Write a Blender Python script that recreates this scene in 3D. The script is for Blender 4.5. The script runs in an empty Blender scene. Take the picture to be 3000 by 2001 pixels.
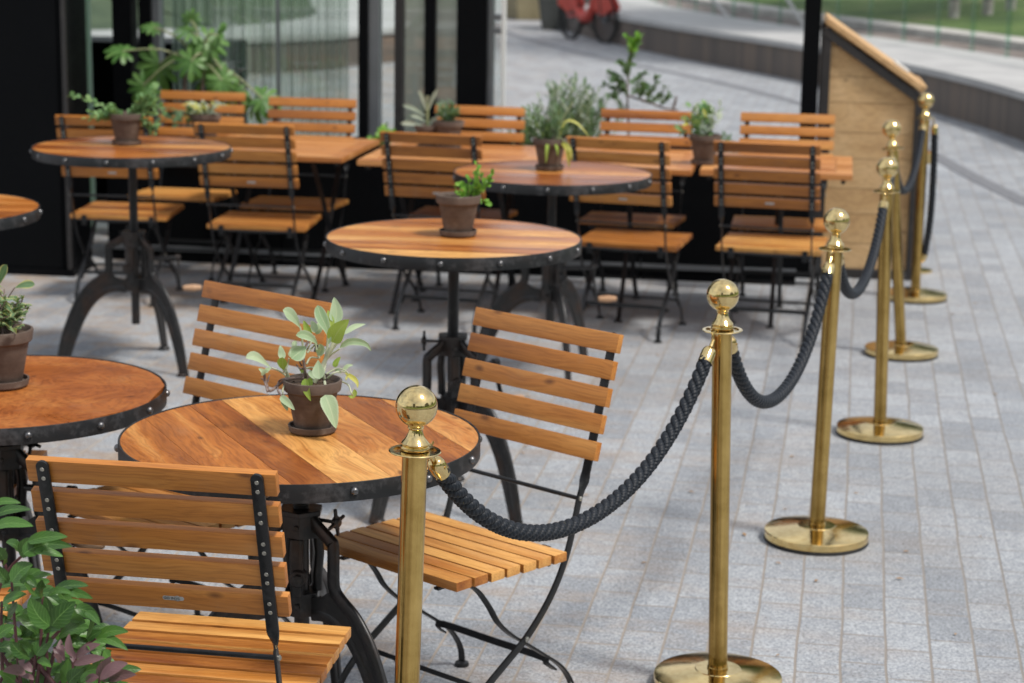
import bpy, bmesh, math, random
from math import sin, cos, pi, radians, sqrt, atan2
from mathutils import Vector, Matrix
random.seed(7)
V = Vector
sc = bpy.context.scene
col = sc.collection

# ------------------------------------------------------------------ camera
CAM = V((0, 0, 1.899))
FPX = 6006.0                      # focal length in pixels of the 3000 px wide photograph
RT = V((0.99987692, 0.00324907, 0.015349)); UP = V((-0.01568911, 0.20706503, 0.97820137)); FW = V((0, 0.97832179, -0.20709052))
cd = bpy.data.cameras.new("camera"); cam = bpy.data.objects.new("camera", cd); col.objects.link(cam)
cd.sensor_width = 36; cd.lens = FPX / 3000 * 36
cam.matrix_world = Matrix(((RT.x, UP.x, -FW.x, CAM.x), (RT.y, UP.y, -FW.y, CAM.y), (RT.z, UP.z, -FW.z, CAM.z), (0, 0, 0, 1)))
cd.clip_end = 2000; cd.clip_start = .05
cd.dof.use_dof = True; cd.dof.focus_distance = 3.95; cd.dof.aperture_fstop = 5.0; cd.dof.aperture_blades = 9
sc.camera = cam

# ------------------------------------------------------------------ sky and sun
SUN_EL, SUN_AZ = radians(57), radians(122)      # azimuth clockwise from +Y: behind and to the right
sdir = V((sin(SUN_AZ) * cos(SUN_EL), cos(SUN_AZ) * cos(SUN_EL), sin(SUN_EL)))
w = bpy.data.worlds.new("World"); sc.world = w; w.use_nodes = True
nt = w.node_tree; bg = nt.nodes["Background"]
sky = nt.nodes.new("ShaderNodeTexSky"); sky.sky_type = 'NISHITA'; sky.sun_disc = False
sky.sun_elevation = SUN_EL; sky.sun_rotation = SUN_AZ; sky.dust_density = 3.0; sky.air_density = 1.0; sky.ozone_density = 1.0
bg.inputs[1].default_value = 0.105
# thin bright cloud veil over the blue
tcw = nt.nodes.new("ShaderNodeTexCoord"); mpw = nt.nodes.new("ShaderNodeMapping"); mpw.inputs['Scale'].default_value = (1, 1, 2.2)
cn = nt.nodes.new("ShaderNodeTexNoise"); cn.inputs['Scale'].default_value = 2.2; cn.inputs['Detail'].default_value = 6; cn.inputs['Roughness'].default_value = .6
crw = nt.nodes.new("ShaderNodeValToRGB"); crw.color_ramp.elements[0].position = .36; crw.color_ramp.elements[0].color = (.35, .35, .35, 1); crw.color_ramp.elements[1].position = .62; crw.color_ramp.elements[1].color = (.92, .92, .92, 1)
mxw = nt.nodes.new("ShaderNodeMix"); mxw.data_type = 'RGBA'; mxw.inputs[7].default_value = (7.6, 7.8, 8.1, 1)
nt.links.new(tcw.outputs['Generated'], mpw.inputs[0]); nt.links.new(mpw.outputs[0], cn.inputs['Vector']); nt.links.new(cn.outputs[0], crw.inputs[0]); nt.links.new(crw.outputs[0], mxw.inputs[0])
nt.links.new(sky.outputs[0], mxw.inputs[6]); nt.links.new(mxw.outputs[2], bg.inputs[0])
sl = bpy.data.lights.new("sun", 'SUN'); sl.energy = 2.8; sl.angle = radians(10); sl.color = (1.0, .95, .88)
so = bpy.data.objects.new("sun", sl); col.objects.link(so)
so.rotation_euler = sdir.to_track_quat('Z', 'Y').to_euler()
sc.view_settings.view_transform = 'Standard'; sc.view_settings.look = 'None'; sc.view_settings.gamma = 1
sc.view_settings.exposure = 0.24
sc.cycles.use_denoising = True; sc.cycles.max_bounces = 8; sc.cycles.glossy_bounces = 5; sc.cycles.transparent_max_bounces = 12
sc.cycles.sample_clamp_indirect = 6

def at(px, py, Y=None, z=None):
    """point seen at photograph pixel px,py: at depth Y, or on height z"""
    d = FW + RT * ((px - 1500) / FPX) + UP * ((1000.5 - py) / FPX)
    t = Y / d.y if Y is not None else (z - CAM.z) / d.z
    return CAM + d * t

# ------------------------------------------------------------------ object helpers
def tag(o, label=None, cat=None, group=None, kind=None):
    if label: o['label'] = label
    if cat: o['category'] = cat
    if group: o['group'] = group
    if kind: o['kind'] = kind
    return o
def empty(name, loc=(0, 0, 0), rz=0, label=None, cat=None, group=None):
    o = bpy.data.objects.new(name, None); col.objects.link(o); o.empty_display_size = .05
    o.location = loc; o.rotation_euler = (0, 0, rz); return tag(o, label, cat, group)
def copy_tree(o, parent=None):
    c = o.copy(); col.objects.link(c)
    if parent: c.parent = parent
    for ch in [x for x in bpy.data.objects if x.parent == o]: copy_tree(ch, c)
    return c

def frames(pts, ref):
    out = []
    n = len(pts)
    for i in range(n):
        t = (pts[min(i + 1, n - 1)] - pts[max(i - 1, 0)])
        t = t.normalized() if t.length > 1e-9 else V((0, 0, 1))
        r = V(ref)
        if abs(t.dot(r)) > .98: r = V((0, 1, 0)) if abs(t.y) < .9 else V((1, 0, 0))
        a = t.cross(r).normalized(); b = a.cross(t).normalized()
        out.append((t, a, b))
    return out
def smooth_path(pts, n=6, closed=False):
    P = [V(p) for p in pts]; out = []
    m = len(P)
    for i in range(m - 1):
        p0 = P[max(i - 1, 0)]; p1 = P[i]; p2 = P[i + 1]; p3 = P[min(i + 2, m - 1)]
        for k in range(n):
            t = k / n
            out.append(.5 * ((2 * p1) + (p2 - p0) * t + (2 * p0 - 5 * p1 + 4 * p2 - p3) * t * t + (3 * p1 - p0 - 3 * p2 + p3) * t ** 3))
    out.append(P[-1]); return out

class MB:
    def __init__(s): s.v = []; s.f = []; s.m = []; s.uv = []
    def add(s, vs, fs, mi=0, uvs=None):
        b = len(s.v); s.v += [tuple(x) for x in vs]
        for k, f in enumerate(fs):
            s.f.append([b + i for i in f]); s.m.append(mi)
            s.uv.append([uvs[i] for i in f] if uvs else [(0, 0)] * len(f))
        return s
    def box(s, c, d, mi=0, M=None, ch=0):
        x, y, z = d[0] / 2, d[1] / 2, d[2] / 2; c = V(c)
        if ch <= 0:
            vs = [V((i * x, j * y, k * z)) for i in (-1, 1) for j in (-1, 1) for k in (-1, 1)]
            fs = [(0, 1, 3, 2), (4, 6, 7, 5), (0, 4, 5, 1), (2, 3, 7, 6), (0, 2, 6, 4), (1, 5, 7, 3)]
        else:
            vs = []; e = ch
            bmx = bmesh.new(); bmesh.ops.create_cube(bmx, size=1)
            for q in bmx.verts: q.co = V((q.co.x * 2 * x, q.co.y * 2 * y, q.co.z * 2 * z))
            bmesh.ops.bevel(bmx, geom=bmx.edges[:], offset=e, segments=2, affect='EDGES', profile=.6)
            bmx.verts.index_update()
            vs = [q.co.copy() for q in bmx.verts]; fs = [[q.index for q in f.verts] for f in bmx.faces]; bmx.free()
        if M is not None: vs = [M @ q for q in vs]
        return s.add([q + c for q in vs], fs, mi)
    def sweep(s, pts, prof, ref=(0, 0, 1), mi=0, closed=False, capped=True, angs=None, scl=None):
        """prof: list of (a,b) offsets; closed = ring path"""
        pts = [V(p) for p in pts]; n = len(pts); k = len(prof)
        if closed:
            fr = []
            for i in range(n):
                t = (pts[(i + 1) % n] - pts[i - 1]).normalized(); a = t.cross(V(ref)).normalized(); fr.append((t, a, a.cross(t)))
        else: fr = frames(pts, ref)
        vs = []
        for i in range(n):
            t, a, b = fr[i]; an = angs[i] if angs else 0; sc_ = scl[i] if scl else 1
            ca, sa = cos(an), sin(an)
            for (u, w_) in prof:
                vs.append(pts[i] + a * ((u * ca - w_ * sa) * sc_) + b * ((u * sa + w_ * ca) * sc_))
        fs = []
        for i in range(n if closed else n - 1):
            j = (i + 1) % n
            for q in range(k):
                r = (q + 1) % k; fs.append((i * k + q, i * k + r, j * k + r, j * k + q))
        if capped and not closed: fs += [tuple(range(k))[::-1], tuple((n - 1) * k + q for q in range(k))]
        return s.add(vs, fs, mi)
    def tube(s, pts, r, n=10, mi=0, **kw):
        rr = r if isinstance(r, (list, tuple)) else None
        return s.sweep(pts, [(cos(2 * pi * q / n) * (1 if rr else r), sin(2 * pi * q / n) * (1 if rr else r)) for q in range(n)], mi=mi, scl=rr, **kw)
    def bar(s, pts, w_, t_, ref=(1, 0, 0), mi=0, angs=None, closed=False):
        c = min(w_, t_) * .22
        pr = [(-w_ / 2 + c, -t_ / 2), (w_ / 2 - c, -t_ / 2), (w_ / 2, -t_ / 2 + c), (w_ / 2, t_ / 2 - c), (w_ / 2 - c, t_ / 2), (-w_ / 2 + c, t_ / 2), (-w_ / 2, t_ / 2 - c), (-w_ / 2, -t_ / 2 + c)]
        return s.sweep(pts, pr, ref=ref, mi=mi, angs=angs, closed=closed)
    def lathe(s, prof, n=32, mi=0, c=(0, 0, 0), M=None):
        vs = []; fs = []; c = V(c)
        for (r, z) in prof:
            for q in range(n):
                p = V((r * cos(2 * pi * q / n), r * sin(2 * pi * q / n), z))
                vs.append((M @ p if M is not None else p) + c)
        for i in range(len(prof) - 1):
            for q in range(n):
                r = (q + 1) % n; fs.append((i * n + q, i * n + r, (i + 1) * n + r, (i + 1) * n + q))
        if prof[0][0] > 1e-6: fs.append(tuple(range(n))[::-1])
        if prof[-1][0] > 1e-6: fs.append(tuple((len(prof) - 1) * n + q for q in range(n)))
        return s.add(vs, fs, mi)
    def prism(s, poly, z0, z1, mi=0, M=None):
        n = len(poly)
        vs = [V((x, y, z0)) for x, y in poly] + [V((x, y, z1)) for x, y in poly]
        if M is not None: vs = [M @ q for q in vs]
        fs = [tuple(range(n))[::-1], tuple(range(n, 2 * n))] + [(i, (i + 1) % n, n + (i + 1) % n, n + i) for i in range(n)]
        return s.add(vs, fs, mi)
    def leaf(s, pts, width, shape='ovate', nrm=(0, -.6, .8), fold=.25, mi=0, nu=4, wavy=0.0):
        pts = smooth_path(pts, max(2, 9 // (len(pts) - 1))); n = len(pts); vs = []; uvs = []
        tw = random.uniform(-.25, .25); ph = random.uniform(0, 6)
        for i, p in enumerate(pts):
            t = i / (n - 1)
            d = (pts[min(i + 1, n - 1)] - pts[max(i - 1, 0)]).normalized()
            side = d.cross(V(nrm))
            side = side.normalized() if side.length > 1e-4 else V((1, 0, 0))
            up = side.cross(d).normalized()
            side, up = side * cos(tw) + up * sin(tw), up * cos(tw) - side * sin(tw)
            if shape == 'ovate': pr = sin(pi * min(1, t ** .75)) ** .85 * (1 - .25 * t)
            elif shape == 'obovate': pr = (sin(pi * t ** 1.5)) ** .8 if t < 1 else 0
            elif shape == 'lance': pr = sin(pi * t ** .8) ** 1.1
            else: pr = sin(pi * t) ** .5
            pr = max(pr, .02 if i in (0, n - 1) else .08)
            for k in range(nu + 1):
                u = k / nu * 2 - 1
                vs.append(p + side * (u * pr * width / 2) + up * (abs(u) ** 1.3 * pr * width / 2 * fold + wavy * width * sin(t * 14 + ph + u) * abs(u)))
                uvs.append((k / nu, t))
        fs = [(i * (nu + 1) + k, i * (nu + 1) + k + 1, (i + 1) * (nu + 1) + k + 1, (i + 1) * (nu + 1) + k) for i in range(n - 1) for k in range(nu)]
        return s.add(vs, fs, mi, uvs)
    def build(s, name, mats, parent=None, ang=35, bevel=0, loc=None, fixn=True):
        me = bpy.data.meshes.new(name); me.from_pydata(s.v, [], s.f)
        if not isinstance(mats, (list, tuple)): mats = [mats]
        for m in mats: me.materials.append(m)
        me.polygons.foreach_set('material_index', s.m)
        uvl = me.uv_layers.new(name='UVMap')
        uvl.data.foreach_set('uv', [c for f in s.uv for p in f for c in p])
        me.polygons.foreach_set('use_smooth', [True] * len(me.polygons))
        if fixn:
            bq = bmesh.new(); bq.from_mesh(me); bmesh.ops.recalc_face_normals(bq, faces=bq.faces[:]); bq.to_mesh(me); bq.free()
        me.set_sharp_from_angle(angle=radians(ang)); me.update()
        o = bpy.data.objects.new(name, me); col.objects.link(o)
        if parent: o.parent = parent
        if loc: o.location = loc
        if bevel:
            b = o.modifiers.new('bevel', 'BEVEL'); b.width = bevel; b.segments = 2; b.limit_method = 'ANGLE'; b.angle_limit = radians(40)
        return o

# ------------------------------------------------------------------ materials
def mat(name):
    m = bpy.data.materials.new(name); m.use_nodes = True; n = m.node_tree; b = n.nodes['Principled BSDF']; return m, n, b
def N(n, t, **kw):
    x = n.nodes.new(t)
    for k, v in kw.items():
        if hasattr(x, k): setattr(x, k, v)
        else: x.inputs[k.replace('_', ' ')].default_value = v
    return x
def ramp(n, stops, interp='LINEAR'):
    r = n.nodes.new('ShaderNodeValToRGB'); e = r.color_ramp.elements; r.color_ramp.interpolation = interp
    while len(e) < len(stops): e.new(.5)
    for i, (p, c) in enumerate(stops): e[i].position = p; e[i].color = (*c, 1) if len(c) == 3 else c
    return r
def L(n, a, b): n.links.new(a, b)
def mixc(n, fac, a, b, typ='MIX'):
    x = n.nodes.new('ShaderNodeMix'); x.data_type = 'RGBA'; x.blend_type = typ
    for k, v in ((0, fac), (6, a), (7, b)):
        if isinstance(v, (int, float)): x.inputs[k].default_value = v
        elif isinstance(v, tuple): x.inputs[k].default_value = (*v, 1) if len(v) == 3 else v
        else: L(n, v, x.inputs[k])
    return x.outputs[2]
def mth(n, op, a, b=None, c=None):
    x = n.nodes.new('ShaderNodeMath'); x.operation = op
    for k, v in enumerate((a, b, c)):
        if v is None: continue
        if isinstance(v, (int, float)): x.inputs[k].default_value = v
        else: L(n, v, x.inputs[k])
    return x.outputs[0]
def bump(n, b, h, strength=.3, dist=.001):
    x = n.nodes.new('ShaderNodeBump'); x.inputs['Strength'].default_value = strength; x.inputs['Distance'].default_value = dist
    L(n, h, x.inputs['Height']); L(n, x.outputs[0], b.inputs['Normal'])

def wood(name, dark, mid, light, swirl=1.0, var=.35, rough=.42, grain=(2.2, 34, 34), vein=.5, plank=False):
    m, n, b = mat(name)
    tc = N(n, 'ShaderNodeTexCoord'); geo = N(n, 'ShaderNodeNewGeometry'); oi = N(n, 'ShaderNodeObjectInfo')
    tone = mth(n, 'FRACT', mth(n, 'ADD', geo.outputs['Random Per Island'], mth(n, 'MULTIPLY', oi.outputs['Random'], 7.13)))
    if plank:
        su = N(n, 'ShaderNodeSeparateXYZ'); L(n, tc.outputs['UV'], su.inputs[0]); tone = su.outputs[0]
    rs = mth(n, 'ADD', mth(n, 'MULTIPLY', geo.outputs['Random Per Island'], 37.0), mth(n, 'MULTIPLY', oi.outputs['Random'], 91.0))
    cmb = N(n, 'ShaderNodeCombineXYZ'); L(n, rs, cmb.inputs[0]); L(n, mth(n, 'MULTIPLY', rs, 1.7), cmb.inputs[1]); L(n, mth(n, 'MULTIPLY', rs, .6), cmb.inputs[2])
    ad = N(n, 'ShaderNodeVectorMath', operation='ADD'); L(n, tc.outputs['Object'], ad.inputs[0]); L(n, cmb.outputs[0], ad.inputs[1])
    # slow warp of the coordinates gives flowing figure
    wn = N(n, 'ShaderNodeTexNoise', Scale=3.2, Detail=2.0); L(n, ad.outputs[0], wn.inputs['Vector'])
    wv = N(n, 'ShaderNodeVectorMath', operation='SCALE'); L(n, wn.outputs['Color'], wv.inputs[0]); wv.inputs['Scale'].default_value = .09 * swirl
    a2 = N(n, 'ShaderNodeVectorMath', operation='ADD'); L(n, ad.outputs[0], a2.inputs[0]); L(n, wv.outputs[0], a2.inputs[1])
    mp = N(n, 'ShaderNodeMapping'); mp.inputs['Scale'].default_value = grain; L(n, a2.outputs[0], mp.inputs['Vector'])
    g1 = N(n, 'ShaderNodeTexNoise', Scale=1.0, Detail=5.0, Roughness=.62); L(n, mp.outputs[0], g1.inputs['Vector'])
    mp2 = N(n, 'ShaderNodeMapping'); mp2.inputs['Scale'].default_value = (grain[0] * 6, grain[1] * 10, grain[2] * 10); L(n, a2.outputs[0], mp2.inputs['Vector'])
    g2 = N(n, 'ShaderNodeTexNoise', Scale=1.0, Detail=3.0); L(n, mp2.outputs[0], g2.inputs['Vector'])
    mp3 = N(n, 'ShaderNodeMapping'); mp3.inputs['Scale'].default_value = (grain[0] * .8, grain[1] * .28, grain[2] * .28); L(n, a2.outputs[0], mp3.inputs['Vector'])
    g3 = N(n, 'ShaderNodeTexNoise', Scale=1.0, Detail=2.0); L(n, mp3.outputs[0], g3.inputs['Vector'])
    f = mth(n, 'ADD', mth(n, 'MULTIPLY', g1.outputs[0], .55), mth(n, 'MULTIPLY', g3.outputs[0], .45))
    f = mth(n, 'ADD', f, mth(n, 'MULTIPLY', mth(n, 'SUBTRACT', tone, .5), var))
    f = mth(n, 'ADD', f, mth(n, 'MULTIPLY', mth(n, 'SUBTRACT', oi.outputs['Random'], .5), .13))
    r = ramp(n, [(.27, dark), (.5, mid), (.72, light)]); L(n, f, r.inputs[0])
    dk = ramp(n, [(.36, (.45, .36, .30)), (.56, (1, 1, 1))]); L(n, g2.outputs[0], dk.inputs[0])
    c = mixc(n, vein, r.outputs[0], dk.outputs[0], 'MULTIPLY')
    # sparse dark knots and nail marks
    kn = N(n, 'ShaderNodeTexVoronoi', Scale=1.0); mk = N(n, 'ShaderNodeMapping'); mk.inputs['Scale'].default_value = (6, 13, 13); L(n, a2.outputs[0], mk.inputs['Vector']); L(n, mk.outputs[0], kn.inputs['Vector'])
    kr = ramp(n, [(.04, (.25, .2, .17)), (.13, (1, 1, 1))]); L(n, kn.outputs['Distance'], kr.inputs[0])
    c = mixc(n, .8, c, kr.outputs[0], 'MULTIPLY')
    # grey weathering patches
    we = N(n, 'ShaderNodeTexNoise', Scale=9.0, Detail=6.0, Roughness=.7); L(n, ad.outputs[0], we.inputs['Vector'])
    wr = ramp(n, [(.56, (0, 0, 0)), (.80, (.22, .22, .22))]); L(n, we.outputs[0], wr.inputs[0])
    c = mixc(n, wr.outputs[0], c, (.30, .23, .16))
    L(n, c, b.inputs['Base Color'])
    rr = ramp(n, [(.3, (rough - .08,) * 3), (.7, (rough + .16,) * 3)]); L(n, g3.outputs[0], rr.inputs[0]); L(n, rr.outputs[0], b.inputs['Roughness'])
    bump(n, b, g2.outputs[0], .25, .0012)
    return m
W_CHAIR = wood('teak_chair', (.20, .055, .009), (.47, .180, .034), (.72, .38, .11), swirl=.6, var=.30, rough=.40, grain=(1.6, 30, 30), vein=.45)
W_CHAIR2 = wood('teak_chair_back', (.23, .072, .012), (.48, .178, .030), (.62, .285, .072), swirl=.5, var=.14, rough=.42, grain=(1.4, 26, 26), vein=.4)
W_TOP = wood('teak_plank_top', (.16, .034, .007), (.46, .155, .028), (.78, .42, .13), swirl=1.3, var=.62, rough=.30, grain=(1.1, 17, 17), vein=.55, plank=True)
W_TOP2 = wood('swirl_board_top', (.13, .030, .007), (.34, .100, .020), (.50, .20, .048), swirl=4.5, var=.06, rough=.34, grain=(7, 9, 9), vein=.55)
W_SLAB = wood('teak_slat_top', (.30, .09, .018), (.50, .20, .055), (.66, .33, .12), swirl=.6, var=.22, rough=.36, grain=(1.6, 22, 22), vein=.4)
W_BOARD = wood('pale_packing_board', (.31, .165, .07), (.58, .37, .175), (.72, .50, .27), swirl=2.5, var=.12, rough=.7, grain=(2.5, 9, 9), vein=.3)
W_GRIP = wood('turned_grip', (.35, .19, .1), (.52, .31, .18), (.62, .42, .27), swirl=.3, var=.1, rough=.6)

def metal(name, c, rough=.45, metallic=.3, wear=.3, wearc=(.16, .15, .15), scale=60, rust=0):
    m, n, b = mat(name); tc = N(n, 'ShaderNodeTexCoord')
    no = N(n, 'ShaderNodeTexNoise', Scale=scale, Detail=6.0, Roughness=.7); L(n, tc.outputs['Object'], no.inputs['Vector'])
    r = ramp(n, [(.52, (0, 0, 0)), (.78, (wear,) * 3)]); L(n, no.outputs[0], r.inputs[0])
    cc = mixc(n, r.outputs[0], c, wearc)
    if rust:
        n2 = N(n, 'ShaderNodeTexNoise', Scale=11.0, Detail=5.0); L(n, tc.outputs['Object'], n2.inputs['Vector'])
        r2 = ramp(n, [(.5, (0, 0, 0)), (.72, (rust,) * 3)]); L(n, n2.outputs[0], r2.inputs[0])
        cc = mixc(n, r2.outputs[0], cc, (.085, .045, .028))
    L(n, cc, b.inputs['Base Color']); b.inputs['Metallic'].default_value = metallic
    rr = ramp(n, [(.3, (rough - .1,) * 3), (.7, (rough + .15,) * 3)]); L(n, no.outputs[0], rr.inputs[0]); L(n, rr.outputs[0], b.inputs['Roughness'])
    bump(n, b, no.outputs[0], .25, .0006)
    return m
M_FRAME = metal('black_paint_steel', (.012, .013, .015), .33, .2, .22, (.13, .14, .15), 45)
M_IRON = metal('black_cast_iron', (.036, .036, .037), .36, .6, .5, (.12, .11, .11), 38, .55)
M_RIM = metal('black_steel_band', (.020, .021, .023), .40, .45, .5, (.16, .16, .17), 22, .15)
M_RIVET = metal('steel_rivet', (.16, .16, .165), .28, .9, .4, (.4, .38, .36), 90)
M_SCREW = metal('screw_steel', (.42, .41, .37), .35, .95, .5, (.2, .2, .2), 300)
M_PLATE = metal('nickel_plate', (.50, .50, .49), .45, .35, .3, (.25, .25, .25), 200)
M_BLACK = metal('black_cladding', (.0035, .004, .005), .5, .0, .2, (.009, .009, .010), 3)
M_BLACK.node_tree.nodes['Principled BSDF'].inputs['Specular IOR Level'].default_value = .07
M_GREYM = metal('grey_aluminium', (.20, .215, .235), .4, .6, .2, (.3, .3, .3), 8)
M_RUBBER = metal('black_rubber', (.012, .012, .012), .7, 0, .1, (.05, .05, .05), 60)
M_DECK = metal('dark_corner_steel', (.035, .033, .034), .5, .3, .4, (.09, .085, .08), 20)
M_RED = metal('red_bike_paint', (.50, .055, .04), .35, .0, .2, (.6, .3, .28), 20)
M_WHITE = metal('white_paint', (.72, .72, .70), .4, 0, .2, (.5, .5, .5), 20)
M_INK = metal('black_ink', (.015, .015, .015), .6, 0, 0)

def brass(name='polished_brass', c0=(.74, .56, .25), c1=(.84, .66, .33), streak=(.8, .76, .68), r0=.05, r1=.13):
    m, n, b = mat(name); tc = N(n, 'ShaderNodeTexCoord')
    b.inputs['Metallic'].default_value = 1
    n1 = N(n, 'ShaderNodeTexNoise', Scale=14.0, Detail=6.0, Roughness=.65); L(n, tc.outputs['Object'], n1.inputs['Vector'])
    mp = N(n, 'ShaderNodeMapping'); mp.inputs['Scale'].default_value = (160, 160, 5); L(n, tc.outputs['Object'], mp.inputs['Vector'])
    n2 = N(n, 'ShaderNodeTexNoise', Scale=1.0, Detail=3.0); L(n, mp.outputs[0], n2.inputs['Vector'])
    c = ramp(n, [(.3, c0), (.65, c1)]); L(n, n1.outputs[0], c.inputs[0])
    mps = N(n, 'ShaderNodeMapping'); mps.inputs['Scale'].default_value = (55, 55, .8); L(n, tc.outputs['Object'], mps.inputs['Vector'])
    n3 = N(n, 'ShaderNodeTexNoise', Scale=1.0, Detail=3.0); L(n, mps.outputs[0], n3.inputs['Vector'])
    cs = ramp(n, [(.38, streak), (.6, (1, 1, 1))]); L(n, n3.outputs[0], cs.inputs[0])
    L(n, mixc(n, .75, c.outputs[0], cs.outputs[0], 'MULTIPLY'), b.inputs['Base Color'])
    f = mth(n, 'ADD', mth(n, 'MULTIPLY', n1.outputs[0], .6), mth(n, 'MULTIPLY', n2.outputs[0], .4))
    r = ramp(n, [(.38, (r0,) * 3), (.62, (r1,) * 3)]); L(n, f, r.inputs[0]); L(n, r.outputs[0], b.inputs['Roughness'])
    return m
M_BRASS = brass()
M_BRASSB = brass('brushed_brass_base', (.74, .55, .24), (.84, .65, .31), (.90, .86, .80), .08, .17)
M_BRASST = brass('tarnish_reflection_brass_tube', (.44, .29, .085), (.70, .49, .175), (.45, .38, .28), .10, .26)  # tarnish, plus dark reflected surroundings painted into the tube colour

def ropemat():
    m, n, b = mat('black_rope_yarn'); tc = N(n, 'ShaderNodeTexCoord')
    no = N(n, 'ShaderNodeTexNoise', Scale=700.0, Detail=3.0); L(n, tc.outputs['Object'], no.inputs['Vector'])
    c = ramp(n, [(.3, (.0035, .0055, .009)), (.7, (.0095, .014, .022))]); L(n, no.outputs[0], c.inputs[0]); L(n, c.outputs[0], b.inputs['Base Color'])
    b.inputs['Roughness'].default_value = .5; b.inputs['Specular IOR Level'].default_value = .32; b.inputs['Sheen Weight'].default_value = .03; b.inputs['Sheen Roughness'].default_value = .4
    bump(n, b, no.outputs[0], .4, .0006); return m
M_ROPE = ropemat()

def potmat():
    m, n, b = mat('brown_terracotta'); tc = N(n, 'ShaderNodeTexCoord')
    n1 = N(n, 'ShaderNodeTexNoise', Scale=16.0, Detail=7.0, Roughness=.65); L(n, tc.outputs['Object'], n1.inputs['Vector'])
    c = ramp(n, [(.3, (.070, .047, .036)), (.55, (.115, .083, .066)), (.74, (.20, .165, .14))]); L(n, n1.outputs[0], c.inputs[0])
    mp = N(n, 'ShaderNodeMapping'); mp.inputs['Scale'].default_value = (3, 3, 120); L(n, tc.outputs['Object'], mp.inputs['Vector'])
    n2 = N(n, 'ShaderNodeTexNoise', Scale=1.0, Detail=3.0); L(n, mp.outputs[0], n2.inputs['Vector'])
    L(n, mixc(n, .25, c.outputs[0], n2.outputs[0], 'OVERLAY'), b.inputs['Base Color']); b.inputs['Roughness'].default_value = .8
    bump(n, b, n2.outputs[0], .35, .001); return m
M_POT = potmat()
def flat(name, c1, c2, scale=30, rough=.9, bd=.004, bs=.5, detail=6):
    m, n, b = mat(name); tc = N(n, 'ShaderNodeTexCoord')
    n1 = N(n, 'ShaderNodeTexNoise', Scale=float(scale), Detail=float(detail), Roughness=.65); L(n, tc.outputs['Object'], n1.inputs['Vector'])
    c = ramp(n, [(.35, c1), (.65, c2)]); L(n, n1.outputs[0], c.inputs[0]); L(n, c.outputs[0], b.inputs['Base Color']); b.inputs['Roughness'].default_value = rough
    if bs: bump(n, b, n1.outputs[0], bs, bd)
    return m
M_SOIL = flat('potting_soil', (.02, .013, .009), (.10, .06, .035), 130)
M_CONC = flat('pale_concrete', (.36, .36, .36), (.46, .46, .455), 2.0, .85, .002, .3)
M_STONE = flat('pale_edging_stone', (.34, .33, .31), (.5, .49, .46), 1.5, .9)
M_MULCH = flat('grey_brown_bed', (.12, .10, .09), (.24, .21, .19), 3)
M_PLANTER = flat('dark_grey_fibre', (.055, .06, .055), (.085, .09, .085), 4, .8)
M_BARK = flat('pale_bark', (.22, .21, .19), (.5, .49, .46), 5)
M_STEM = flat('green_stem', (.20, .24, .11), (.34, .37, .2), 60, .6, .001, .2)
M_STEMR = flat('dark_red_stem', (.06, .018, .022), (.11, .04, .04), 60, .5, .001, .2)
M_STEMB = flat('woody_stem', (.13, .085, .07), (.25, .19, .17), 90, .8, .001, .3)

def leafmat(name, c1, c2, vein=(.35, .42, .2), veinw=.05, side=9, rough=.45, edge=None, transl=.3, spec=.4, nscale=30):
    m, n, b = mat(name)
    uv = N(n, 'ShaderNodeTexCoord'); sep = N(n, 'ShaderNodeSeparateXYZ'); L(n, uv.outputs['UV'], sep.inputs[0])
    u = mth(n, 'ABSOLUTE', mth(n, 'SUBTRACT', sep.outputs[0], .5)); v = sep.outputs[1]
    geo = N(n, 'ShaderNodeNewGeometry')
    no = N(n, 'ShaderNodeTexNoise', Scale=float(nscale), Detail=3.0); L(n, uv.outputs['Object'], no.inputs['Vector'])
    f = mth(n, 'ADD', mth(n, 'MULTIPLY', geo.outputs['Random Per Island'], .55), mth(n, 'MULTIPLY', no.outputs[0], .45))
    c = ramp(n, [(.2, c1), (.8, c2)]); L(n, f, c.inputs[0]); cc = c.outputs[0]
    midr = ramp(n, [(0, (.75,) * 3), (veinw, (0,) * 3)]); L(n, u, midr.inputs[0])
    sv = mth(n, 'SINE', mth(n, 'MULTIPLY', mth(n, 'SUBTRACT', v, mth(n, 'MULTIPLY', u, .55)), side * 6.283))
    svr = ramp(n, [(.82, (0,) * 3), (1, (.35,) * 3)]); L(n, sv, svr.inputs[0])
    cc = mixc(n, svr.outputs[0], cc, vein); cc = mixc(n, midr.outputs[0], cc, vein)
    if edge:
        er = ramp(n, [(.34, (0,) * 3), (.42, (.9,) * 3)]); L(n, mth(n, 'ADD', u, mth(n, 'MULTIPLY', mth(n, 'SUBTRACT', no.outputs[0], .5), .3)), er.inputs[0]); cc = mixc(n, er.outputs[0], cc, edge)
    L(n, cc, b.inputs['Base Color']); b.inputs['Roughness'].default_value = rough; b.inputs['Specular IOR Level'].default_value = spec
    bump(n, b, sv, .12, .0008)
    tr = N(n, 'ShaderNodeBsdfTranslucent'); tcx = mixc(n, .5, cc, (.30, .42, .05)); L(n, tcx, tr.inputs[0])
    mx = N(n, 'ShaderNodeMixShader'); mx.inputs[0].default_value = transl
    L(n, b.outputs[0], mx.inputs[1]); L(n, tr.outputs[0], mx.inputs[2]); L(n, mx.outputs[0], n.nodes['Material Output'].inputs[0])
    return m
LF_PEONY = leafmat('glossy_green_leaf', (.016, .058, .012), (.080, .195, .034), (.17, .31, .09), .035, 8, .34, transl=.16)
LF_PURPLE = leafmat('purple_young_leaf', (.095, .045, .055), (.20, .11, .125), (.20, .12, .12), .04, 7, .4, transl=.15)
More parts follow.
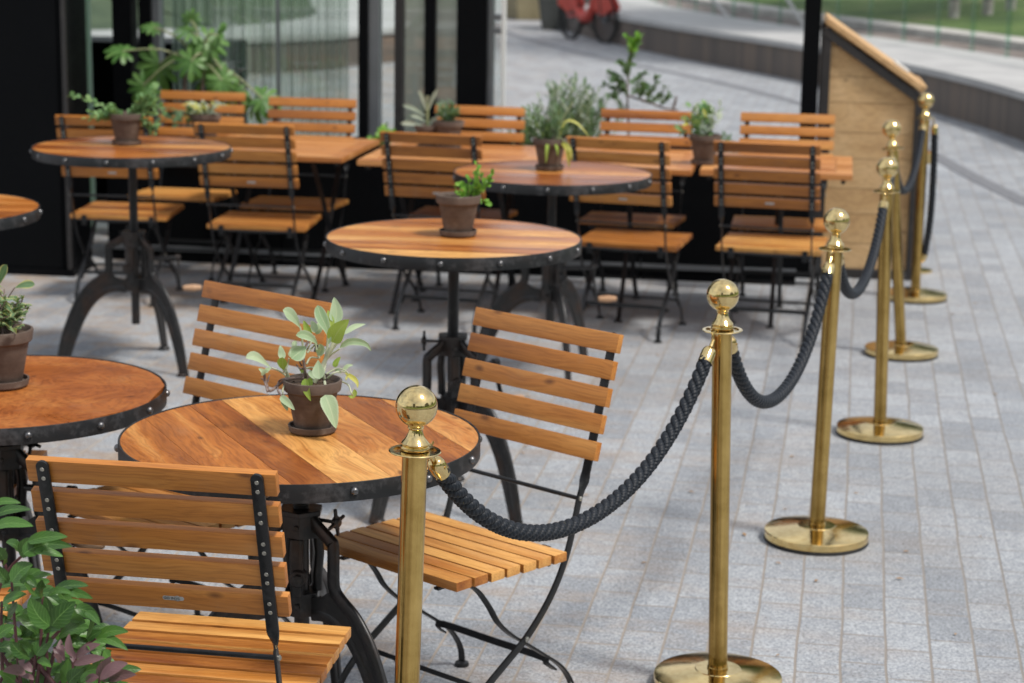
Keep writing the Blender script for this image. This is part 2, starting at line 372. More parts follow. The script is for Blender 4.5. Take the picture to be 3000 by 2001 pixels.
LF_SAGE = leafmat('felted_sage_leaf', (.31, .46, .27), (.50, .62, .42), (.58, .67, .44), .05, 11, .85, spec=.1, edge=(.50, .62, .43))
LF_LIME = leafmat('young_lime_leaf', (.28, .44, .07), (.42, .55, .12), (.5, .6, .25), .04, 11, .7, spec=.15, transl=.4)
LF_YEL = leafmat('yellowing_leaf', (.5, .5, .06), (.62, .62, .2), (.6, .6, .3), .05, 6, .6)
LF_VARI = leafmat('variegated_sage_leaf', (.08, .17, .08), (.19, .31, .17), (.25, .36, .2), .04, 9, .65, edge=(.58, .56, .24), spec=.2)
LF_SMALL = leafmat('bright_small_leaf', (.10, .30, .03), (.26, .48, .06), (.3, .5, .12), .05, 4, .5)
LF_SMALL2 = leafmat('soft_small_leaf', (.10, .24, .09), (.24, .40, .15), (.3, .45, .2), .05, 4, .6)
LF_PALE = leafmat('pale_silver_leaf', (.34, .42, .34), (.50, .56, .46), (.5, .55, .45), .04, 4, .7, spec=.15)
LF_FATSIA = leafmat('palmate_green_leaf', (.05, .16, .03), (.15, .30, .08), (.24, .38, .14), .05, 6, .4)
LF_BUSH = leafmat('grey_green_leaf', (.06, .13, .055), (.17, .26, .14), (.2, .3, .16), .04, 4, .55)
LF_TREE = leafmat('tree_leaf', (.035, .075, .02), (.09, .16, .035), (.1, .18, .05), .04, 3, .6)
LF_HEDGE = leafmat('far_shrub_leaf', (.10, .22, .03), (.22, .38, .08), (.2, .3, .1), .04, 3, .6)

def paving():
    m, n, b = mat('granite_setts'); tc = N(n, 'ShaderNodeTexCoord'); A = radians(80.6)
    mp = N(n, 'ShaderNodeMapping'); mp.inputs['Rotation'].default_value = (0, 0, -A); L(n, tc.outputs['Object'], mp.inputs['Vector'])
    mp2 = N(n, 'ShaderNodeMapping'); mp2.inputs['Location'].default_value = (.02, .026, 0); L(n, mp.outputs[0], mp2.inputs['Vector'])
    # slightly wandering joints
    wn = N(n, 'ShaderNodeTexNoise', Scale=3.0, Detail=2.0); L(n, mp2.outputs[0], wn.inputs['Vector'])
    wv = N(n, 'ShaderNodeVectorMath', operation='SCALE'); L(n, wn.outputs['Color'], wv.inputs[0]); wv.inputs['Scale'].default_value = .012
    ad = N(n, 'ShaderNodeVectorMath', operation='ADD'); L(n, mp2.outputs[0], ad.inputs[0]); L(n, wv.outputs[0], ad.inputs[1])
    bk = n.nodes.new('ShaderNodeTexBrick'); bk.inputs['Scale'].default_value = 1; bk.inputs['Brick Width'].default_value = .2137; bk.inputs['Row Height'].default_value = .1155
    bk.inputs['Mortar Size'].default_value = .0040; bk.inputs['Mortar Smooth'].default_value = .25; bk.inputs['Bias'].default_value = 0; bk.offset = .45
    bk.inputs['Color1'].default_value = (0, 0, 0, 1); bk.inputs['Color2'].default_value = (1, 1, 1, 1); bk.inputs['Mortar'].default_value = (.5, .5, .5, 1)
    L(n, ad.outputs[0], bk.inputs['Vector'])
    sp = N(n, 'ShaderNodeTexNoise', Scale=105.0, Detail=5.0, Roughness=.8); L(n, tc.outputs['Object'], sp.inputs['Vector'])
    sp2 = N(n, 'ShaderNodeTexVoronoi', Scale=260.0); L(n, tc.outputs['Object'], sp2.inputs['Vector'])
    cl = N(n, 'ShaderNodeTexNoise', Scale=26.0, Detail=5.0, Roughness=.65); L(n, tc.outputs['Object'], cl.inputs['Vector'])
    big = N(n, 'ShaderNodeTexNoise', Scale=1.1, Detail=5.0, Roughness=.6); L(n, tc.outputs['Object'], big.inputs['Vector'])
    r1 = ramp(n, [(.33, (.125, .132, .142)), (.48, (.33, .350, .373)), (.66, (.545, .567, .60))]); L(n, sp.outputs[0], r1.inputs[0])
    c = r1.outputs[0]
    r2 = ramp(n, [(.2, (.55, .56, .58)), (.8, (1.12, 1.12, 1.12))]); L(n, sp2.outputs['Color'], r2.inputs[0]); c = mixc(n, .5, c, r2.outputs[0], 'MULTIPLY')
    tone = ramp(n, [(0, (.80, .81, .825)), (.5, (1, 1, 1)), (1, (1.07, 1.07, 1.065))]); L(n, bk.outputs['Color'], tone.inputs[0]); c = mixc(n, 1.0, c, tone.outputs[0], 'MULTIPLY')
    r3 = ramp(n, [(.3, (.76, .77, .80)), (.65, (1.12, 1.12, 1.11))]); L(n, cl.outputs[0], r3.inputs[0]); c = mixc(n, .8, c, r3.outputs[0], 'MULTIPLY')
    r4 = ramp(n, [(.35, (.82, .815, .81)), (.62, (1.05, 1.05, 1.05))]); L(n, big.outputs[0], r4.inputs[0]); c = mixc(n, .8, c, r4.outputs[0], 'MULTIPLY')
    # rust brown stains, strongest under the terrace furniture (x < 0)
    st = N(n, 'ShaderNodeTexNoise', Scale=2.3, Detail=7.0, Roughness=.7); 
    smp = N(n, 'ShaderNodeMapping'); smp.inputs['Scale'].default_value = (2.2, 1, 1); L(n, mp.outputs[0], smp.inputs['Vector']); L(n, smp.outputs[0], st.inputs['Vector'])
    sx = N(n, 'ShaderNodeSeparateXYZ'); L(n, tc.outputs['Object'], sx.inputs[0])
    mr = N(n, 'ShaderNodeMapRange'); mr.inputs[1].default_value = 1.5; mr.inputs[2].default_value = -1.4; L(n, sx.outputs[0], mr.inputs[0])
    sr = ramp(n, [(.47, (0, 0, 0)), (.66, (.80, .80, .80))]); L(n, st.outputs[0], sr.inputs[0])
    sf = mth(n, 'MULTIPLY', sr.outputs[0], mth(n, 'ADD', mth(n, 'MULTIPLY', mr.outputs[0], .8), .12))
    c = mixc(n, sf, c, (.33, .22, .13))
    mort = mixc(n, mth(n, 'ADD', mth(n, 'MULTIPLY', cl.outputs[0], .35), mth(n, 'MULTIPLY', mr.outputs[0], .6)), (.18, .175, .172), (.43, .36, .29))
    jm = ramp(n, [(0, (0, 0, 0)), (1, (1, 1, 1))]); L(n, bk.outputs['Fac'], jm.inputs[0])
    c = mixc(n, jm.outputs[0], c, mort)
    L(n, c, b.inputs['Base Color']); b.inputs['Roughness'].default_value = .72; b.inputs['Specular IOR Level'].default_value = .35
    h = mth(n, 'SUBTRACT', mth(n, 'MULTIPLY', sp.outputs[0], .3), bk.outputs['Fac'])
    bump(n, b, h, .5, .003)
    return m
M_PAVE = paving()
def grassmat():
    m, n, b = mat('lawn_grass'); tc = N(n, 'ShaderNodeTexCoord')
    a = N(n, 'ShaderNodeTexNoise', Scale=.7, Detail=6.0, Roughness=.65); L(n, tc.outputs['Object'], a.inputs['Vector'])
    c = ramp(n, [(.32, (.035, .075, .018)), (.5, (.10, .17, .04)), (.66, (.20, .21, .09)), (.8, (.25, .22, .14))]); L(n, a.outputs[0], c.inputs[0]); L(n, c.outputs[0], b.inputs['Base Color']); b.inputs['Roughness'].default_value = .9
    a2 = N(n, 'ShaderNodeTexNoise', Scale=60.0, Detail=4.0); L(n, tc.outputs['Object'], a2.inputs['Vector']); bump(n, b, a2.outputs[0], .8, .03); return m
M_GRASS = grassmat()
def boardwall():
    m, n, b = mat('weathered_board_cladding'); uv = N(n, 'ShaderNodeTexCoord'); sep = N(n, 'ShaderNodeSeparateXYZ'); L(n, uv.outputs['UV'], sep.inputs[0])
    fl = mth(n, 'FLOOR', mth(n, 'MULTIPLY', sep.outputs[0], 9.0)); fr = mth(n, 'FRACT', mth(n, 'MULTIPLY', sep.outputs[0], 9.0))
    wn = N(n, 'ShaderNodeTexWhiteNoise'); wn.noise_dimensions = '1D'; L(n, fl, wn.inputs['W'])
    mp = N(n, 'ShaderNodeMapping'); mp.inputs['Scale'].default_value = (30, 1.5, 1); L(n, uv.outputs['UV'], mp.inputs['Vector']); no = N(n, 'ShaderNodeTexNoise', Scale=1.0, Detail=4.0); L(n, mp.outputs[0], no.inputs['Vector'])
    lo = N(n, 'ShaderNodeTexNoise', Scale=1.2, Detail=3.0); L(n, uv.outputs['UV'], lo.inputs['Vector'])
    f = mth(n, 'ADD', mth(n, 'MULTIPLY', wn.outputs[0], .3), mth(n, 'MULTIPLY', mth(n, 'ADD', no.outputs[0], lo.outputs[0]), .35))
    c = ramp(n, [(.2, (.085, .075, .068)), (.5, (.135, .112, .096)), (.8, (.20, .145, .11))]); L(n, f, c.inputs[0])
    g = ramp(n, [(.9, (1, 1, 1)), (.97, (.6, .6, .6))]); L(n, fr, g.inputs[0])
    L(n, mixc(n, 1.0, c.outputs[0], g.outputs[0], 'MULTIPLY'), b.inputs['Base Color']); b.inputs['Roughness'].default_value = .75; return m
M_CLAD = boardwall()
def glass(name, tint=(1, 1, 1), refl=.42, rough=.01):
    m, n, b = mat(name); n.nodes.remove(b)
    g = N(n, 'ShaderNodeBsdfGlossy'); g.inputs['Roughness'].default_value = rough; g.inputs['Color'].default_value = (.92, .97, 1, 1)
    t = N(n, 'ShaderNodeBsdfTransparent'); t.inputs[0].default_value = (*tint, 1)
    fz = N(n, 'ShaderNodeFresnel'); fz.inputs[0].default_value = 1.6
    mx = N(n, 'ShaderNodeMixShader'); gb = N(n, 'ShaderNodeNewGeometry'); L(n, mth(n, 'MULTIPLY', mth(n, 'ADD', fz.outputs[0], refl), mth(n, 'SUBTRACT', 1.0, gb.outputs['Backfacing'])), mx.inputs[0]); L(n, t.outputs[0], mx.inputs[1]); L(n, g.outputs[0], mx.inputs[2])
    L(n, mx.outputs[0], n.nodes['Material Output'].inputs[0]); return m
M_GLASS = glass('window_glass', (.93, .96, .95), .05)
M_FIN = glass('green_glass_fin', (.74, .88, .81), .05, .15)
def sheer():
    m, n, b = mat('sheer_green_curtain'); b.inputs['Base Color'].default_value = (.40, .47, .42, 1); b.inputs['Roughness'].default_value = .9
    lw = N(n, 'ShaderNodeLayerWeight'); lw.inputs[0].default_value = .5; t = N(n, 'ShaderNodeBsdfTransparent'); t.inputs[0].default_value = (.80, .87, .82, 1)
    r = ramp(n, [(.0, (.30,) * 3), (.85, (.80,) * 3)]); L(n, lw.outputs['Facing'], r.inputs[0]); mx = N(n, 'ShaderNodeMixShader'); L(n, r.outputs[0], mx.inputs[0]); L(n, t.outputs[0], mx.inputs[1]); L(n, b.outputs[0], mx.inputs[2]); L(n, mx.outputs[0], n.nodes['Material Output'].inputs[0]); return m
M_CURT = sheer()
M_BEIGE = flat('beige_blind', (.74, .70, .62), (.82, .79, .72), .6, .9, .01, 0, 3)
M_ROOM = flat('dark_room', (.010, .012, .014), (.02, .022, .025), 1, .9, .01, 0)
def facade_far():
    m, n, b = mat('far_facade'); tc = N(n, 'ShaderNodeTexCoord'); bk = n.nodes.new('ShaderNodeTexBrick'); bk.offset = 0
    bk.inputs['Scale'].default_value = 1; bk.inputs['Brick Width'].default_value = 2.4; bk.inputs['Row Height'].default_value = 3.2; bk.inputs['Mortar Size'].default_value = .45
    bk.inputs['Color1'].default_value = (.03, .04, .05, 1); bk.inputs['Color2'].default_value = (.06, .07, .08, 1); bk.inputs['Mortar'].default_value = (.30, .28, .25, 1)
    sx = N(n, 'ShaderNodeSeparateXYZ'); L(n, tc.outputs['Object'], sx.inputs[0]); cx = N(n, 'ShaderNodeCombineXYZ'); L(n, mth(n, 'ADD', sx.outputs[0], sx.outputs[1]), cx.inputs[0]); L(n, sx.outputs[2], cx.inputs[1])
    L(n, cx.outputs[0], bk.inputs['Vector']); L(n, bk.outputs['Color'], b.inputs['Base Color']); b.inputs['Roughness'].default_value = .5; return m
M_FAR = facade_far()

# ================================================================== THE SETTING
ROT = radians(-7.41)
def struct(o, label=None): o['kind'] = 'structure'; return o
g = MB(); S_ = 300
g.add([(-S_, -S_, 0), (S_, -S_, 0), (S_, S_, 0), (-S_, S_, 0)], [(0, 1, 2, 3)])
struct(g.build('pavement', M_PAVE))

WALLP = smooth_path([V((a_, b_, 0)) for a_, b_ in [(1.2, 46), (.7, 39), (.75, 33.5), (1.3, 30.3), (2.17, 27.0), (3.31, 23.5), (4.05, 20.3), (4.38, 17.5), (4.5, 14), (5.0, 9), (6.0, 4), (6.0, 0), (4.8, -3.0), (2, -3.9), (-1, -3.2), (-3, -2.5), (-7, -1.2), (-14, 1.0), (-24, 4)]], 6)

def offs(P, d):
    out = []
    for i, p in enumerate(P):
        t = (P[min(i + 1, len(P) - 1)] - P[max(i - 1, 0)]).normalized(); out.append(p + V((-t.y, t.x, 0)) * d)
    return out
def band(P, d0, z0, d1, z1, mb, mi=0):
    A = offs(P, d0); B = offs(P, d1); vs = []; uv = []; s_ = 0; fs = []
    for i in range(len(P)):
        if i: s_ += (P[i] - P[i - 1]).length
        vs += [(A[i].x, A[i].y, z0), (B[i].x, B[i].y, z1)]; uv += [(s_, z0), (s_, z1 if d0 == d1 else d1)]
    for i in range(len(P) - 1): fs.append((2 * i, 2 * i + 2, 2 * i + 3, 2 * i + 1))
    mb.add(vs, fs, mi, uv)
rw = empty('retaining_wall', (0, 0, 0), 0, 'long low curved wall clad in dark weathered boards under a pale concrete top', 'wall')
m_ = MB(); band(WALLP, 0, 0, 0, .37, m_); m_.build('board_cladding', M_CLAD, rw)
m_ = MB(); band(WALLP, -.03, .355, -.03, .42, m_); band(WALLP, -.03, .42, 1.55, .42, m_); band(WALLP, -.03, .355, .1, .355, m_); m_.build('concrete_top', M_CONC, rw)
m_ = MB(); band(WALLP, 1.55, .416, 2.0, .44, m_); struct(m_.build('planting_bed_ground', M_MULCH))
m_ = MB(); band(WALLP, 2.0, .40, 2.0, .53, m_); band(WALLP, 2.0, .53, 2.4, .54, m_); tag(m_.build('stone_edging', M_STONE), 'pale stone edging curving along the foot of the lawn', 'edging')
m_ = MB(); band(WALLP, 2.4, .52, 8, 1.0, m_); band(WALLP, 8, 1.0, 30, 4.0, m_); struct(m_.build('lawn_hill', M_GRASS))
dr = offs(WALLP, -1.05)[10:60]
m_ = MB(); band(dr, -.07, .004, .07, .004, m_); struct(m_.build('pavement_drain_strip', flat('dark_drain', (.13, .135, .15), (.19, .195, .21), 20, .8)))

# fence of upright glass fins on the concrete top
fe = empty('fin_fence', (0, 0, 0), 0, 'long fence of upright green tinted glass fins at the back of the concrete wall top', 'fence')
FP = offs(WALLP, 1.48); acc = 0; k = 0; rail = []
fin = MB().box((0, 0, .5), (.022, .075, 1.06)); fin0 = None
for i in range(1, len(FP)):
    a, b_ = FP[i - 1], FP[i]
    if b_.y > 34 or b_.y < 13.5 and b_.x > 0 or b_.y < 13.5: continue
    seg = (b_ - a).length; rail.append(a.copy())
    while acc < seg:
        p = a.lerp(b_, acc / seg); an = atan2((b_ - a).y, (b_ - a).x)
        if fin0 is None: o = fin0 = fin.build('glass_fin', M_FIN, fe)
        else: o = fin0.copy(); col.objects.link(o); o.parent = fe
        o.location = (p.x, p.y, .42); o.rotation_euler = (0, 0, an + pi / 2); acc += .85
    acc -= seg
m_ = MB(); m_.bar([V((p.x, p.y, 1.5)) for p in rail], .05, .03, ref=(0, 0, 1)); m_.build('top_rail', M_GREYM, fe)

# ------------------------------------------------------------------ glazed building
bd = empty('glazed_building', (0, 11.46, 0), ROT, 'black framed glass fronted cafe building behind the terrace', 'building')
def fx(X): return X / cos(ROT)
def slab(X0, X1, y0, y1, z0, z1, name, m, bev=0):
    mm = MB(); mm.box(((fx(X0) + fx(X1)) / 2, (y0 + y1) / 2, (z0 + z1) / 2), (fx(X1) - fx(X0), y1 - y0, z1 - z0)); return mm.build(name, m, bd, bevel=bev)
ZT = 3.3
slab(-9, -2.554, -.05, .10, 0, ZT, 'wall_panel', M_BLACK)
for X0, X1, mt, dy in ((-2.551, -2.50, M_GREYM, .05), (-2.28, -2.171, M_BLACK, .06), (-2.121, -2.052, M_BLACK, .08), (-2.050, -2.012, M_GREYM, .05), (-1.352, -1.335, M_GREYM, .012),
                       (-.871, -.820, M_BLACK, .08), (-.818, -.761, M_GREYM, .05), (-.674, -.628, M_DECK, .05), (-.507, -.45, M_BLACK, .05), (-.154, -.127, M_GREYM, .04), (-.082, -.063, M_WHITE, .03)):
    slab(X0, X1, -dy, dy, .02, ZT, 'mullion', mt)
slab(-.32, -.155, -.09, .09, 0, ZT, 'corner_column', M_BLACK)
for zc in (1.30, 1.225): slab(-.126, -.083, -.035, .035, zc - .012, zc + .02, 'glass_clamp', M_GREYM)
for X0, X1 in ((-2.50, -2.28), (-2.171, -2.121), (-2.012, -1.352), (-1.335, -.871), (-.761, -.674), (-.626, -.507), (-.45, -.32), (-.127, -.082)):
    slab(X0, X1, -.004, .004, .02, ZT, 'window_pane', M_GLASS)
slab(-2.496, -2.44, .012, .05, .02, ZT, 'pale_glass_edge', flat('pale_green_glass', (.30, .45, .34), (.36, .5, .4), 2, .3, .01, 0))
cm = MB()
def drape(X0, X1, y, n, amp, z1=3.1):
    vs = []; fs = []
    for i in range(n + 1):
        x = fx(X0) + (fx(X1) - fx(X0)) * i / n; yy = y + amp * sin(i * 1.05 + 1.3 * sin(i * .21)) + .5 * amp * sin(i * .37)
        vs += [(x, yy, .03), (x, yy, z1)]
    for i in range(n): fs.append((2 * i, 2 * i + 2, 2 * i + 3, 2 * i + 1))
    cm.add(vs, fs)
drape(-2.0, -.98, .16, 110, .022); cm.build('sheer_curtain', M_CURT, bd, ang=80)
slab(-.624, -.51, .008, .02, .28, 3.1, 'roller_blind', M_BEIGE); slab(-.448, -.323, .008, .02, .28, 3.1, 'roller_blind', M_BEIGE)
x0, x1, yb = fx(-9), fx(-.10), 3.6
um = MB(); z2 = 6.5
um.add([(x0, -.1, ZT), (x1 + .02, -.1, ZT), (x1 - .75, yb, ZT), (x0, yb, ZT), (x0, -.1, z2), (x1 + .02, -.1, z2), (x1 - .75, yb, z2), (x0, yb, z2)], [(0, 1, 5, 4), (1, 2, 6, 5), (2, 3, 7, 6), (3, 0, 4, 7), (4, 5, 6, 7), (3, 2, 1, 0)])
um.build('upper_storeys', M_FAR, bd)

slab(-3.6, -2.02, 1.4, 1.9, 0, 1.02, 'service_counter', M_BLACK)
# added low wall and lawn beyond the building, standing in for the window reflection
W2 = smooth_path([V((a_, b_, 0)) for a_, b_ in [(-16, 17.5), (-9, 20.2), (-3.1, 23.4), (-1.85, 25.0), (-1.25, 26.6), (-1.1, 29), (-1.6, 33), (-2.2, 40)]], 6)
rw2 = empty('retaining_wall', (0, 0, 0), 0, 'low dark clad wall with pale top, added behind the curtained window in place of its reflection', 'wall')
m_ = MB(); band(W2, 0, 0, 0, .37, m_); m_.build('board_cladding', M_CLAD, rw2)
m_ = MB(); band(W2, -.03, .355, -.03, .42, m_); band(W2, -.03, .42, 1.7, .42, m_); m_.build('concrete_top', M_CONC, rw2)
m_ = MB(); band(W2, 1.7, .41, 5, 1.2, m_); band(W2, 5, 1.2, 12, 2.6, m_); struct(m_.build('reflection_lawn', flat('muted_lawn', (.045, .07, .04), (.085, .115, .065), 2)))  # added lawn, evenly darker and more muted than the lawn hill

# black pier at the left, canopy post at the right
o = empty('black_pier', (-2.263 - 1.6 * cos(ROT) + .15 * sin(-ROT), 10.41 - 1.6 * sin(ROT) + .15, 0), ROT, 'wide black panelled pier standing in front of the glass front', 'pier')
for xa, xb in ((-1.6, -.56), (-.548, .99), (1.002, 1.545)): MB().box(((xa + xb) / 2, 0, 1.72), (xb - xa, .3, 3.36)).build('black_panel', M_BLACK, o, bevel=.003)
MB().box((0, .02, 1.7), (3.19, .24, 3.38)).build('core', M_BLACK, o); MB().box((1.572, 0, 1.72), (.046, .3, 3.36)).build('black_panel', M_BLACK, o, bevel=.003); MB().box((1.583, -.158, 1.72), (.022, .014, 3.36)).build('edge_trim', M_DECK, o); MB().box((0, -.004, .02), (3.2, .31, .038)).build('plinth', M_BLACK, o)

po = empty('canopy_post', (1.538, 10.79, 0), ROT, 'slim square black post beside the wooden stand', 'post')
MB().box((0, 0, 1.7), (.086, .086, 3.38)).build('shaft', M_BLACK, po, bevel=.003); MB().box((0, 0, .008), (.16, .16, .012)).build('base_plate', M_BLACK, po)

# planter boxes with small planting between terrace and plaza
def ponline(X, off): return V((X, off - .13 * X, 0))
PO = 10.66
edges_ = [-2.2, -1.245, -.29, .665, 1.47]
PL = ['leftmost black planter box, beside the black pier', 'black planter box behind the second table from the pier', 'black planter box behind the long legged round table by the barrier', 'rightmost black planter box, ending at the canopy post']
for i in range(4):
    a, b_ = ponline(edges_[i], PO), ponline(edges_[i + 1], PO); ln = (b_ - a).length
    r = empty('planter_box', a, ROT, PL[i], 'planter', 'row of low black planter boxes behind the tables')
    m_ = MB(); hgt = .66; dp = .40; t = .02
    m_.box((ln / 2, .035, .375), (ln - .006, .03, hgt - .09)); m_.box((ln / 2, dp, .375), (ln - .006, .03, hgt - .09))
    m_.box((.02, dp / 2 + .017, .375), (.03, dp - .04, hgt - .094)); m_.box((ln - .02, dp / 2 + .017, .375), (.03, dp - .04, hgt - .094)); m_.build('box_panel', M_BLACK, r, bevel=.002)
    MB().box((ln / 2, dp / 2, .03), (ln - .012, dp - .02, .055)).build('plinth', M_BLACK, r)
    MB().box((ln / 2, .012, .073), (ln - .008, .02, .024)).build('metal_strip', M_GREYM, r)
    MB().box((ln / 2, dp / 2 + .017, .60), (ln - .08, dp - .05, .02)).build('soil', M_SOIL, r)

# specks of dry leaf and grit on the paving
m_ = MB(); q = random.Random(9)
for k in range(150):
    x = q.uniform(-2.2, 2.6); y = q.uniform(3.6, 10.2); a = q.uniform(0, 6.28); l_ = q.uniform(.004, .016); M = Matrix.Rotation(a, 3, 'Z')
    m_.add([V((x, y, .004)) + M @ V(p_) for p_ in ((-l_, 0, 0), (0, -l_ * .4, .003), (l_, 0, .001), (0, l_ * .45, .003))], [(0, 1, 2, 3)])
tag(m_.build('ground_litter', flat('dry_leaf_bits', (.22, .12, .05), (.42, .26, .12), 60), fixn=False), 'scattered specks of dry leaf on the grey setts', 'litter', kind='stuff')

# wooden host stand with a sloping lid
hs = empty('host_stand', (1.615, 10.765, 0), ROT, 'tall wooden stand of pale boards with a sloping lid and dark metal edges', 'stand')
Wd, Hl, Hr, Dp = .49, 1.315, .985, .55
def topz(x): return Hl + (Hr - Hl) * x / Wd
for side, yy in (('front_boarding', 0.012), ('back_boarding', Dp - .03)):
    m_ = MB(); z = .05
    k = 0
    while z < Hl - .03:
        z1 = min(z + (.158 if k % 2 else .135), Hl); xr = Wd - .02; zl = min(z1, Hl)
        pts = [(.02, z), ]
        def xat(zz): return max(.02, min(xr, (Hl - zz) / (Hl - Hr) * Wd))
        if z > topz(xr): pts = [(.02, z), (xat(z), z)]
        else: pts = [(.02, z), (xr, z)]
        if topz(xr) < z1: 
            if z <= topz(xr): pts.append((xr, topz(xr)))
            pts.append((xat(z1), z1))
        else: pts.append((xr, z1))
        pts.append((.02, z1 if z1 < topz(.02) else topz(.02)))
        Mx = Matrix(((1, 0, 0), (0, 0, 1), (0, 1, 0)))
        m_.prism([(p[0], p[1] - (.003 if p[1] == z1 else 0)) for p in pts][::-1], yy, yy + .02, M=Mx); z = z1; k += 1
    m_.build(side, W_BOARD, hs)
m_ = MB()
m_.box((Wd - .012, Dp / 2, Hr / 2 + .02), (.02, Dp - .07, Hr - .07)); m_.box((.012, Dp / 2, Hl / 2 + .01), (.02, Dp - .07, Hl - .06)); m_.build('side_boarding', W_BOARD, hs)
sl_ = atan2(Hr - Hl, Wd); cx_, cz_ = Wd / 2, (Hl + Hr) / 2; ln_ = sqrt(Wd ** 2 + (Hl - Hr) ** 2)
Ms = Matrix.Rotation(-sl_, 3, 'Y')
for yy in (.0, Dp):
    m_ = MB(); m_.box((.0, yy, Hl / 2), (.045, .03, Hl)); m_.box((Wd, yy, Hr / 2), (.045, .03, Hr)); m_.build('corner_post', M_DECK, hs, bevel=.002)
    m_ = MB(); m_.box((cx_ - .01, yy - .003, cz_ - .022), (ln_ + .02, .03, .045), M=Ms); m_.build('sloping_rail', M_DECK, hs, bevel=.002)
    m_ = MB(); m_.box((cx_, yy, .025), (Wd - .05, .028, .045)); m_.build('bottom_rail', M_DECK, hs, bevel=.002)
m_ = MB(); m_.box((cx_ + .005, Dp / 2, cz_ + .028), (ln_ + .035, Dp + .05, .034), M=Ms); m_.build('sloping_lid', W_BOARD, hs, bevel=.006)
m_ = MB(); m_.box((Wd + .012, Dp / 2, Hr + .026), (.026, Dp + .05, .045), M=Ms); m_.build('lid_lip', W_BOARD, hs, bevel=.006)
o = MB().box((0, 0, 0), (.09, .15, .012), M=Ms).build('menu_card', M_WHITE, bevel=.001); o.rotation_euler = (0, 0, ROT)
pz = V((cx_ + .155, Dp / 2 - .05, topz(cx_ + .155) + .062)); o.location = V((1.615, 10.765, 0)) + Matrix.Rotation(ROT, 3, 'Z') @ pz
tag(o, 'small white card lying on the sloping lid of the wooden stand', 'card')

# brass ash stand behind the farthest barrier post
a_ = empty('ash_stand', (2.19, 10.98, 0), 0, 'short brass ash stand half hidden behind the farthest barrier post', 'ash stand')
MB().lathe([(0, 0), (.085, 0), (.085, .012), (.03, .022), (0, .022)], 28).build('base_plate', M_BRASS, a_)
MB().lathe([(.016, .02), (.016, .59)], 20).build('pole', M_BRASS, a_)
MB().lathe([(.015, .585), (.05, .59), (.062, .615), (.065, .65), (.06, .65), (.055, .62), (0, .61)], 28).build('bowl', M_BRASS, a_)

